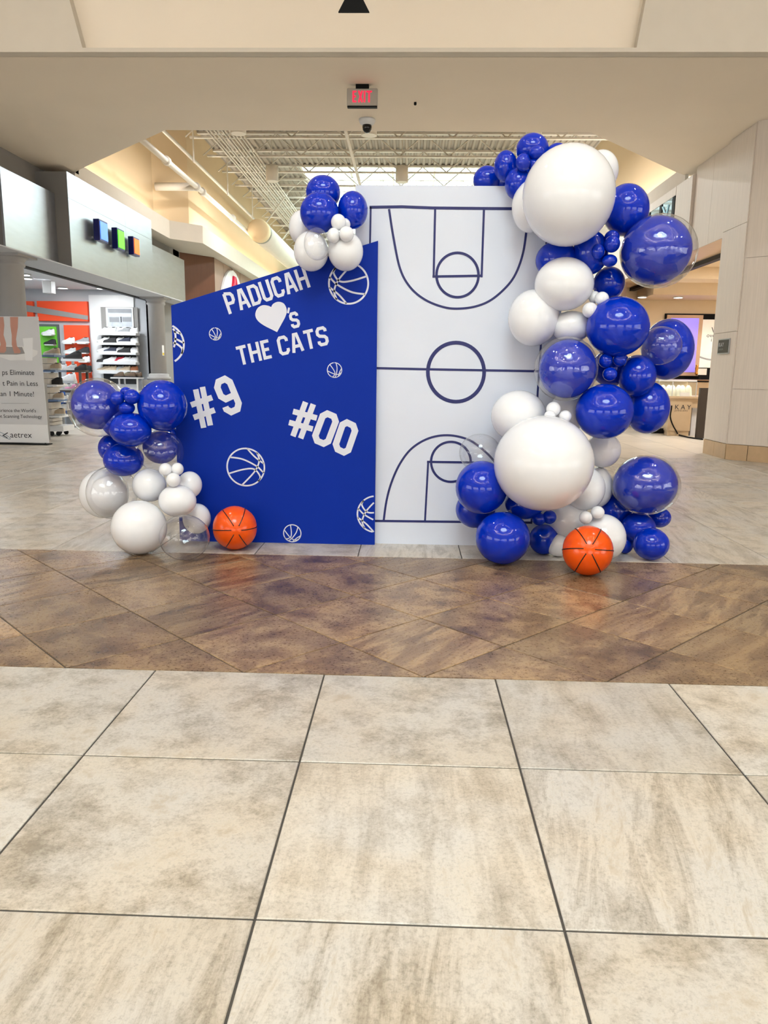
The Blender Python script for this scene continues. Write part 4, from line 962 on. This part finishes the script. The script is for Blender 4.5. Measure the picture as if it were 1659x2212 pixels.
p = onY(157, 775, 15.2); shoe(p.x, p.y, p.z, 'black', 'black high sneaker standing before the orange shoe panel', 'sneakers on the tall dark table', .1, 1.3)
one(MB().box(p.x-.2, p.x+.2, p.y-.1, p.y+.1, p.z-.05, p.z-.001).box(p.x-.02, p.x+.02, p.y-.02, p.y+.02, 0, p.z-.05), 'shoe_pedestal', WHITE, 'white pedestal under the black high sneaker', 'pedestal')
bp_ = thing('blue_display_unit', 'bright blue display panel with two white sneakers low in the shop', 'panel', tuple(onY(130, 893, 13.4)))
pbox(MB(), 115, 846, 142, 893, 13.4, 13.44).build('panel', mat('blue_shop_panel', (20, 84, 176), .4), bp_); MB().box(bp_.location.x-.03, bp_.location.x+.03, 13.44, 13.5, 0, bp_.location.z+.1).build('post', GREYWALL, bp_)
for py, lab in ((866, 'upper'), (884, 'lower')):
    p = onY(133, py, 13.25); shoe(p.x, p.y, p.z, 'white', 'white sneaker, %s one on the bright blue display panel' % lab, 'sneakers on the blue panel', .05, .9)
    MB().box(p.x-.09, p.x+.09, 13.16, 13.4, p.z-.02, p.z-.001).build('shelf', WHITE, bp_)
# rolling rack of shoe boxes
ry = 11.75; xr0 = onY(84, 800, ry).x; xr1 = onY(110, 800, ry).x
t = thing('rolling_shoe_rack', 'white rolling rack stacked with shoe boxes behind the banner', 'rack', ((xr0+xr1)/2, ry, 0))
bx1 = onY(149, 925, ry).x
MB().box(xr0-.1, bx1, ry-.2, ry+.2, .075, .16).build('base', WHITE, t)
for xx in (onY(122, 940, ry).x, onY(136, 938, ry).x, xr0):
    for yy in ((ry-.15), (ry+.12)): MB().lathe([(.03, -.015), (.037, -.008), (.037, .008), (.03, .015)], (xx, yy, .0385), 16, 'Y').build('caster', DARKSLOT, t)
MB().box(xr0-.1, xr0-.07, ry-.18, ry+.18, .16, 1.36).build('upright', WHITE, t)
BOXM = mat('cream_shoe_box', (214, 206, 194), .7); TRAY = mat('slate_blue_tray', (104, 128, 166), .5)
lev = [775, 807, 838, 870, 904]
for i, py in enumerate(lev):
    dx = i*.02
    z1 = onY(100, py-8, ry).z; z0 = onY(100, (lev+[925])[i+1]-8, ry).z if i < 4 else .161
    xs = onY(100+i*3, py, ry).x
    MB().box(xr0-.06, xs+.22, ry-.2, ry+.18, z1-.03, z1-.001).build('tray', TRAY if i in (0, 1, 3) else WHITE, t)
    n = 2
    for k in range(n):
        one(MB().box(xr0-.05, xs+.10, ry-.18, ry+.15, z0+(z1-.04-z0)*k/n+.004, z0+(z1-.04-z0)*(k+1)/n-.003), 'shoe_box', BOXM, 'cream shoe box, %s of the pair under the %s tray of the rolling rack' % (('lower', 'upper')[k], ORD[i]), 'box', 'shoe boxes on the rolling rack', bevel=.004)
    shoe(xs+.12, ry-.06, z1, 'black' if i == 2 else 'beige', '%s shoe on the %s tray of the rolling rack' % ('black' if i == 2 else 'beige', ORD[i]), 'shoes on the rolling rack', -.1, .95)
# banner
by_ = 10.25
tr, br_ = onY(82, 684, by_), onY(106, 957, by_)
br_.z = max(br_.z, .01)
bw_ = .92
t = thing('foot_scanner_banner', 'tall grey floor banner about foot pain with printed bare feet at the shop entrance', 'banner', (br_.x-bw_/2, by_, 0))
lean = tr.x-br_.x
def bpt(px, py, dy=0.): q = onY(px, py, by_-dy); return (q.x, q.z)
MB().prismY([(br_.x-bw_, br_.z), (br_.x, br_.z), (tr.x, tr.z), (tr.x-bw_, tr.z)], by_, by_+.012).build('sheet', BANNER, t)
zb = bpt(50, 917)[1]; kx = lean/(tr.z-br_.z)
MB().prismY([(br_.x-bw_, br_.z), (br_.x, br_.z), (br_.x+kx*(zb-br_.z), zb), (br_.x-bw_+kx*(zb-br_.z), zb)], by_-.001, by_-.0004).build('white_footer', BANNERW, t)
for s in (0, 1): MB().bar((br_.x-bw_+.06+s*(bw_-.12), by_+.02, 0), (br_.x-bw_+.06+s*(bw_-.12)+lean, by_+.05, tr.z), .01, 8).build('pole', BLACK, t)
MB().box(br_.x-bw_, br_.x, by_-.06, by_+.1, 0, .012).build('foot', BLACK, t)
def c4b(x, y): return (x*120/804, 640+y*330/2212)
def flat(pts, m, nm, dy): MB().add([(*(lambda q: (q[0], by_-dy, q[1]))(bpt(*c4b(*p), dy)),) for p in pts], [tuple(range(len(pts)))]).build(nm, m, t, recalc=False)
SKIN = mat('printed_skin', (190, 138, 122), .6, var=.06); MATG = mat('printed_grey_mat', (148, 146, 146), .6); MATW = mat('printed_white', (226, 226, 226), .6)
flat(list(reversed([(-60, 860), (-60, 720), (320, 720), (545, 790), (540, 840), (470, 890), (350, 925), (150, 930)])), MATW, 'printed_scanner', .0012)
flat(list(reversed([(-60, 725), (320, 735), (360, 830), (240, 845), (-60, 840)])), MATG, 'printed_mat', .0016)
flat(list(reversed([(330, 610), (475, 600), (470, 930), (370, 930)])), BANNERW, 'printed_cup', .0018)
flat(list(reversed([(-50, 300), (50, 300), (62, 420), (52, 560), (88, 680), (88, 790), (60, 820), (-30, 815), (10, 700), (-20, 560)])), SKIN, 'printed_leg', .002)
flat(list(reversed([(145, 300), (262, 300), (258, 450), (232, 620), (245, 720), (300, 790), (290, 825), (205, 825), (170, 700), (170, 560), (150, 430)])), SKIN, 'printed_leg', .002)
for (s, x1, y1, sz) in (('ps Eliminate', 500, 1140, 92), ('t Pain in Less', 553, 1298, 92), ('an 1 Minute!', 500, 1450, 92), ("erience the World's", 523, 1680, 62), ('ot Scanning Technology', 606, 1765, 62)):
    q = bpt(*c4b(x1, y1), .003); k = abs(bpt(*c4b(100, y1))[0]-bpt(*c4b(200, y1))[0])/100
    o = text_obj('printed_text', s, sz*k*1.08, PRINT_DARK, t, (q[0], by_-.003, q[1]), (1, 0, .004), (-.0, 0, 1), 'RIGHT', sx=.98)
q = bpt(*c4b(148, 2045), .003); k = abs(bpt(*c4b(100, 2000))[0]-bpt(*c4b(200, 2000))[0])/100
text_obj('printed_text', 'aetrex', 118*k, PRINT_DARK, t, (q[0], by_-.003, q[1]), (1, 0, .004), (0, 0, 1), 'LEFT', sx=1.02)
a, b = bpt(*c4b(20, 1550)), bpt(*c4b(425, 1550)); MB().ribbonY([a, b], .004, by_-.003).build('printed_rule', PRINT_GREY, t, recalc=False)
e1 = [bpt(*c4b(45+112*math.cos(u)*.95+math.sin(u)*12, 2010+30*math.sin(u)+55*math.cos(u)*.9)) for u in [i*math.pi/16 for i in range(32)]]
MB().ribbonY(e1, .008, by_-.003, True).build('printed_emblem', mat('emblem_blue', (120, 140, 156), .5), t, recalc=False)
MB().ribbonY([bpt(*c4b(115, 1975)), bpt(*c4b(45, 2015)), bpt(*c4b(110, 2050))], .012, by_-.0034).build('printed_emblem', PRINT_DARK, t, recalc=False)
# brown storefront further along on the left
struct(MB().prism([(-5.72, 19.05), (-5.08, 19.9), (-5.10, 19.98), (-5.85, 19.08)], 0, 3.87).build('wall_brown', BROWNPANEL))
struct(MB().box(-5.2, -5.1, 19.92, YE, 0, 3.87).build('wall_corridor_left', TAUPE))
for i, yy in enumerate((19.94, 20.9, 21.9, 22.9)): struct(MB().box(-5.1, -5.085, yy, yy+.94, 2.4, 3.86).build('trim_%d' % (3+i), TAUPE))
struct(MB().box(-5.93, -5.72, 18.55, 19.1, 0, 3.87).build('wall_bulkhead', GREYWALL))
p0, p1 = onX(474, 650, -5.05), onX(528, 650, -5.05)
yc = (p0.y+p1.y)/2; rr_ = abs(p1.y-p0.y)/2; zt = onX(497, 582, -5.05).z
t = thing('arched_sign', 'white arched shop sign with a red ribbon emblem on the taupe wall', 'sign', (-5.06, yc, 2.4))
arch = [(yc-rr_, 2.4), (yc+rr_, 2.4)]+[(yc+rr_*math.cos(a_*math.pi/14), zt-rr_+rr_*math.sin(a_*math.pi/14)) for a_ in range(15)]
MB().prismX(arch, -5.08, -5.02).build('plate', WHITE, t)
MB().tube([(-5.0, yc-.3, 2.5), (-5.0, yc-.2, zt-.6), (-5.0, yc-.06, zt-.24), (-5.0, yc+.14, zt-.5), (-5.0, yc+.1, zt-.8), (-5.0, yc+.2, 2.5)], .095, 8).build('red_ribbon', mat('red_gloss', (220, 24, 60), .3), t, True)
# ------------------------------------------------------------------ jewellery shop on the right
XR = 4.12
pil = [(4.12, 10.62), (4.12, 9.86), (4.52, 9.5), (6.2, 9.5), (6.2, 10.62)]
col_ = struct(MB().prism(pil, .2, SZ).build('wall_pillar', WOOD))
def wpanel(y0, y1, z0, z1, x=XR, th=.012): MB().box(x-th, x, y0, y1, z0, z1).build('panel', WOOD, col_)
for (z0, z1) in ((.205, 1.62), (1.626, 2.93), (2.936, 4.06)): wpanel(9.875, 10.61, z0, z1)
d = Vector((4.52-4.12, 9.5-9.86)).normalized(); nn = Vector((d.y, -d.x)); nn = nn if nn.y < 0 else -nn
for (z0, z1) in ((.205, .9), (.906, 2.5), (2.506, 4.06)):
    a = Vector((4.12, 9.86))+d*.012; b = Vector((4.12, 9.86))+d*.53
    MB().prism([tuple(a), tuple(b), tuple(b+nn*.012), tuple(a+nn*.012)], z0, z1).build('panel', WOOD, col_)
st_ = struct(MB().prism([(4.13, 10.61), (4.13, 9.865), (4.525, 9.51), (6.2, 9.51), (6.2, 10.61)], 0, .2).build('baseboard_right', STONEBASE))
for y0, y1 in ((9.868, 10.235), (10.24, 10.61)): MB().box(4.11, 4.13, y0, y1, 0, .197).build('stone_tile', STONEBASE, st_)
for k in range(2):
    a = Vector((4.115, 9.855))+d*(.004+k*.27); b = a+d*.262
    MB().prism([tuple(a), tuple(b), tuple(b+nn*.014), tuple(a+nn*.014)], 0, .197).build('stone_tile', STONEBASE, st_)
# header over the shop opening
hd = struct(MB().box(4.16, 4.62, 10.62, 11.9, 2.87, SZ).box(4.12, 4.62, 11.9, 22, 2.87, SZ-.1).build('wall_header_right', WOOD))
for y0, y1 in ((10.63, 11.22), (11.226, 11.89)): MB().box(4.148, 4.16, y0, y1, 2.875, 4.05).build('panel', WOOD, hd)
wy0, wy1 = 12.62, 15.2
for y0, y1, z0, z1 in ((11.91, 12.6, 2.875, 3.97), (12.62, 15.2, 3.84, 3.97), (12.62, 15.2, 2.875, 3.30), (15.22, 17.5, 2.875, 3.97)): MB().box(4.105, 4.12, y0, y1, z0, z1).build('panel', WOOD, hd)
struct(MB().box(4.12, 4.62, 10.62, 17.5, 2.866, 2.872).build('ceiling_header', WOODTAN))
w = thing('high_window', 'dark framed high window in the pale wood header', 'window', (4.11, 13.9, 3.3))
MB().box(4.108, 4.114, wy0, wy1, 3.31, 3.835).build('dark_glass', mat('dark_glass', (40, 46, 52), .05), w)
for yy in (wy0, wy0+.62, wy0+1.25, wy0+1.9): MB().box(4.098, 4.109, yy, yy+.12, 3.31, 3.835).build('mullion', BLACK, w)
MB().tube([(4.10, wy0+.2, 3.40), (4.10, wy0+.4, 3.62), (4.10, wy0+.58, 3.78)], .014, 6).build('neon_reflection', mat('pale_glow', (170, 214, 224), .4, emit=.5), w, True)  # neon reflection in the dark glass, built as glowing tubes
MB().tube([(4.10, wy0+.16, 3.58), (4.10, wy0+.6, 3.60)], .014, 6).build('neon_reflection', mat('pale_glow2', (170, 214, 224), .4, emit=.5), w, True)
MB().tube([(4.10, wy0+.5, 3.36), (4.10, wy0+.3, 3.76)], .012, 6).build('neon_reflection', mat('pale_glow3', (170, 214, 224), .4, emit=.5), w, True)
struct(MB().box(4.60, 4.70, 10.62, 17.5, 2.80, 2.872).build('trim_7', DARKSLOT))
struct(MB().box(4.70, 9.5, 10.6, 16.8, 2.94, 3.0).build('ceiling_jewellery', CREAM)); struct(MB().box(4.70, 4.74, 10.62, 16.8, 2.84, 2.95).build('wall_jewellery_header', CREAM))
struct(MB().box(4.76, 9.5, 13.9, 14.5, 2.74, 2.94).box(4.76, 9.5, 15.5, 16.6, 2.622, 2.94).build('ceiling_beam', CREAM))
struct(MB().box(4.2, 9.5, 16.62, 16.8, 0, 3.0).build('wall_jewellery_end', CREAM)); struct(MB().box(9.4, 9.5, 10.6, 16.8, 0, 3.0).build('wall_jewellery_back', CREAM))
struct(MB().box(6.2, 9.5, 10.56, 10.62, 0, 3.0).build('wall_jewellery_side', CREAM))
for lx, ly in ((7.2, 12.0), (7.4, 13.4), (7.6, 15.0), (5.4, 12.4)): area('jewellery_light', (lx, ly, 2.93), .3, .3, 50, WARM, shape='DISK')
area('jewellery_light', (6.2, 15.2, 2.6), .3, .3, 14, WARM, shape='DISK')
for i, (px, py) in enumerate(((1538, 584), (1491, 595), (1538, 604), (1386, 655), (1464, 655))):
    p = onZ(px, py, 2.93 if i < 3 else 2.62)
    if i >= 3: p = onY(px, py, 15.9); p.z = 2.62
    t = thing('jewellery_downlight', 'small ceiling lamp in the jewellery shop, %s counted from the pillar top' % ORD[i], 'lamp', tuple(p), 'jewellery shop ceiling lamps')
    MB().lathe([(.08, -.02), (.1, -.012), (.1, 0)], tuple(p), 16).build('trim_ring', WHITE, t, True); MB().lathe([(.001, -.022), (.08, -.022), (.08, -.02)], tuple(p), 16).build('lens', SHOPLAMP, t)
# wall displays
EY = 16.56
t = thing('display_wall_frame', 'black wall frame holding the purple screen and the white poster', 'frame', tuple(onY(1500, 822, EY)))
a = onY(1438, 677, EY); b = onY(1570, 824, EY)
MB().box(a.x, b.x, EY, 16.62, b.z-.35, a.z).build('panel', BLACK, t)
t = thing('purple_screen', 'glowing purple screen in a tan frame on the black wall', 'screen', tuple(onY(1475, 810, EY)))
pbox(MB(), 1442, 680, 1508, 812, EY-.04, EY).build('frame', mat('tan_frame', (196, 160, 128), .5), t); pbox(MB(), 1450, 687, 1500, 804, EY-.05, EY-.039).build('screen', mat('purple_glow', (134, 116, 250), .4, emit=.9, var=.1, scale=2), t)
t = thing('white_poster', 'white poster with thin dark lettering right of the purple screen', 'poster', tuple(onY(1530, 795, EY)))
pbox(MB(), 1511, 690, 1580, 795, EY-.03, EY).build('sheet', mat('poster_white', (236, 228, 218), .5, emit=.15), t)
for s, px, py, sz in (('W', 1536, 719, .17), ('ove', 1526, 728.5, .12), ('i', 1535, 738, .13)):
    q = onY(px, py, EY-.032); text_obj('printed_text', s, sz, PRINT_DARK, t, q, (1, 0, 0), (0, 0, 1))
MB().ribbonY(smooth_curve([(lambda q: (q.x, q.z))(onY(px, py, EY-.032)) for px, py in ((1509, 770), (1520, 774), (1535, 777), (1560, 776))], 5), .035, EY-.032).build('printed_necklace', PRINT_GREY, t, recalc=False)
t = thing('small_framed_sign', 'small framed white sign standing below the poster', 'sign', tuple(onY(1517, 811, 16.3)))
pbox(MB(), 1510, 811, 1524, 819, 16.31, 16.33).build('stand', BLACK, t)
pbox(MB(), 1505, 795, 1529, 811, 16.3, 16.33).build('frame', BLACK, t); pbox(MB(), 1508, 796, 1526, 810, 16.295, 16.301).build('card', mat('sign_card', (226, 216, 204), .5), t)
p = onY(1504, 809, 16.3); one(MB().lathe([(.03, 0), (.035, .03), (.015, .06), (.035, .12), (.02, .17), (.028, .2)], tuple(p), 12), 'gold_figurine', mat('gold', (200, 140, 60), .3, metal=.8), 'small golden figurine beside the framed sign', 'figurine', smooth=True)
# counters
one(pbox(MB(), 1415, 819, 1570, 823.5, 15.6, 16.5), 'back_counter_top', mat('brown_counter', (120, 88, 60), .4), 'long brown back counter ledge behind the display cases', 'counter')
struct(MB().box(4.75, 8, 15.65, 16.5, 0, .93).build('wall_counter_base', mat('taupe_counter', (170, 144, 112), .5)))
CY = 13.55
q0 = onY(1447, 860, CY); q1 = onY(1496, 860, CY)
t = thing('jewellery_counter', 'beige jewellery counter with dark KAY JEWELERS lettering on its front', 'counter', ((q0.x+q1.x)/2, CY, 0))
CB = mat('beige_counter', (192, 168, 136), .45)
fr_ = MB().box(q0.x, q1.x, CY, CY+.7, .09, .665).build('front', CB, t); MB().box(q0.x+.01, q1.x-.01, CY+.015, CY+.7, 0, .09).build('plinth', CB, t)
MB().box(q0.x-.03, onY(1530, 860, CY).x+.3, CY-.03, CY+.75, .665, .70).build('worktop', CB, t)
MB().box(q1.x, onY(1530, 860, CY).x+.3, CY+.02, CY+.7, .50, .665).build('side_rail', CB, t); MB().box(q1.x+.05, onY(1530, 860, CY).x+.3, CY+.1, CY+.6, 0, .50).build('side_base', GREYWALL2, t)
k0 = onY(1457, 884, CY); text_obj('lettering', 'KAY', .115, PRINT_DARK, fr_, (k0.x-.0, CY-.003, k0.z), (1, 0, 0), (0, 0, 1), spacing=1.55)
k1 = onY(1457, 888.5, CY); text_obj('lettering', 'JEWELERS', .038, PRINT_DARK, fr_, (k1.x, CY-.003, k1.z), (1, 0, 0), (0, 0, 1), spacing=1.45)
t = thing('glass_display_case', 'glass case of white necklace stands on the beige counter', 'display case', ((q0.x+q1.x)/2, CY+.2, .70))
g0 = onY(1424, 823, CY+.05); g1 = onY(1506, 823, CY+.05); zg = onY(1460, 824, CY+.05).z
MB().box(g0.x, g1.x, CY+.05, CY+.055, .70, zg).build('front_glass', GLASS, t)
MB().box(g0.x, g1.x, CY+.05, CY+.5, zg, zg+.03).build('lid', mat('pale_case_lid', (214, 214, 214), .3), t); MB().box(g0.x, g1.x, CY+.5, CY+.51, .70, zg).build('back', CREAM, t)
for x in (g0.x, onY(1452, 850, CY+.05).x, g1.x): MB().box(x-.006, x+.006, CY+.046, CY+.06, .70, zg).build('edge', METAL, t)
area('case_lamp', ((g0.x+g1.x)/2, CY+.25, zg-.01), g1.x-g0.x-.1, .1, 1.2, WARM)
for i in range(7):
    x = g0.x+.08+i*(g1.x-g0.x-.14)/6; z = .702; y_ = CY+.2+.06*(i % 2)
    one(MB().add([(x-.045, y_, z), (x+.045, y_, z), (x+.05, y_+.07, z+.15), (x+.015, y_+.08, z+.19), (x-.015, y_+.08, z+.19), (x-.05, y_+.07, z+.15), (x-.045, y_+.06, z), (x+.045, y_+.06, z)], [(0, 1, 2, 3, 4, 5), (6, 7, 1, 0), (5, 4, 3, 2, 7, 6), (0, 5, 6), (1, 7, 2)]), 'necklace_stand', mat('cream_velvet', (236, 226, 206), .8), 'cream necklace stand, %s from the left in the glass case' % ORD[i], 'stand', 'necklace stands')
one(MB().box(onY(1469, 850, CY-.02).x, onY(1490, 850, CY-.02).x, CY-.02, CY+.0, .70, onY(1469, 848, CY-.02).z), 'counter_sign', mat('card_white', (222, 220, 216), .5), 'small white sign card leaning on the glass case', 'sign')
one(MB().box(4.70, 4.9, 14.5, 15.5, 0, .62).box(4.72, 4.9, 14.52, 15.5, .62, .66), 'white_counter', GREYWALL2, 'low white counter behind the lowest right balloons', 'counter')
one(pbox(MB(), 1408, 925, 1447, 937, 13.75, 13.8), 'black_kickboard', BLACK, 'black kickboard left of the beige counter', 'kickboard')
one(pbox(MB(), 1513, 838, 1528, 948, 13.1, 13.16), 'door_post', mat('dark_bronze', (44, 36, 32), .4), 'dark bronze door post beside the wood pillar', 'post')
cp = [onY(*q, CY-.04) for q in ((1451, 876), (1450, 885), (1448, 900), (1452, 915), (1460, 930))]+[Vector((onZ(px, py, .015))) for px, py in ((1468, 940), (1490, 945), (1518, 949))]
P3 = []
for i in range(len(cp)-1):
    a0, a1, a2, a3 = cp[max(i-1, 0)], cp[i], cp[i+1], cp[min(i+2, len(cp)-1)]
    for k in range(6):
        s = k/6; P3.append(.5*((2*a1)+(a2-a0)*s+(2*a0-5*a1+4*a2-a3)*s*s+(3*a1-a0-3*a2+a3)*s**3))
P3.append(cp[-1])
one(MB().tube([(v.x, v.y, max(v.z, .014)) for v in P3], .012, 8), 'power_cord', BLACK, 'black power cord drooping from the counter to the floor', 'cord', smooth=True)
# wall plaque
a, b = onX(1553, 733, XR-.02), onX(1574, 764, XR-.02)
t = thing('wall_plaque', 'small dark KAY plaque with pale rim on the wood pillar', 'sign', (XR-.02, (a.y+b.y)/2, b.z))
MB().box(XR-.026, XR-.012, b.y, a.y, b.z, a.z).build('rim', METAL, t); fc_ = MB().box(XR-.029, XR-.025, b.y+.018, a.y-.018, b.z+.014, a.z-.014).build('face', mat('plaque_black', (28, 28, 30), .4), t)
text_obj('lettering', 'KAY', .075, DECAL, fc_, (XR-.033, a.y-.045, b.z+.095), (0, -1, 0), (0, 0, 1), spacing=1.2)
text_obj('lettering', 'JEWELERS', .03, PRINT_GREY, fc_, (XR-.033, a.y-.055, b.z+.05), (0, -1, 0), (0, 0, 1), spacing=1.1)
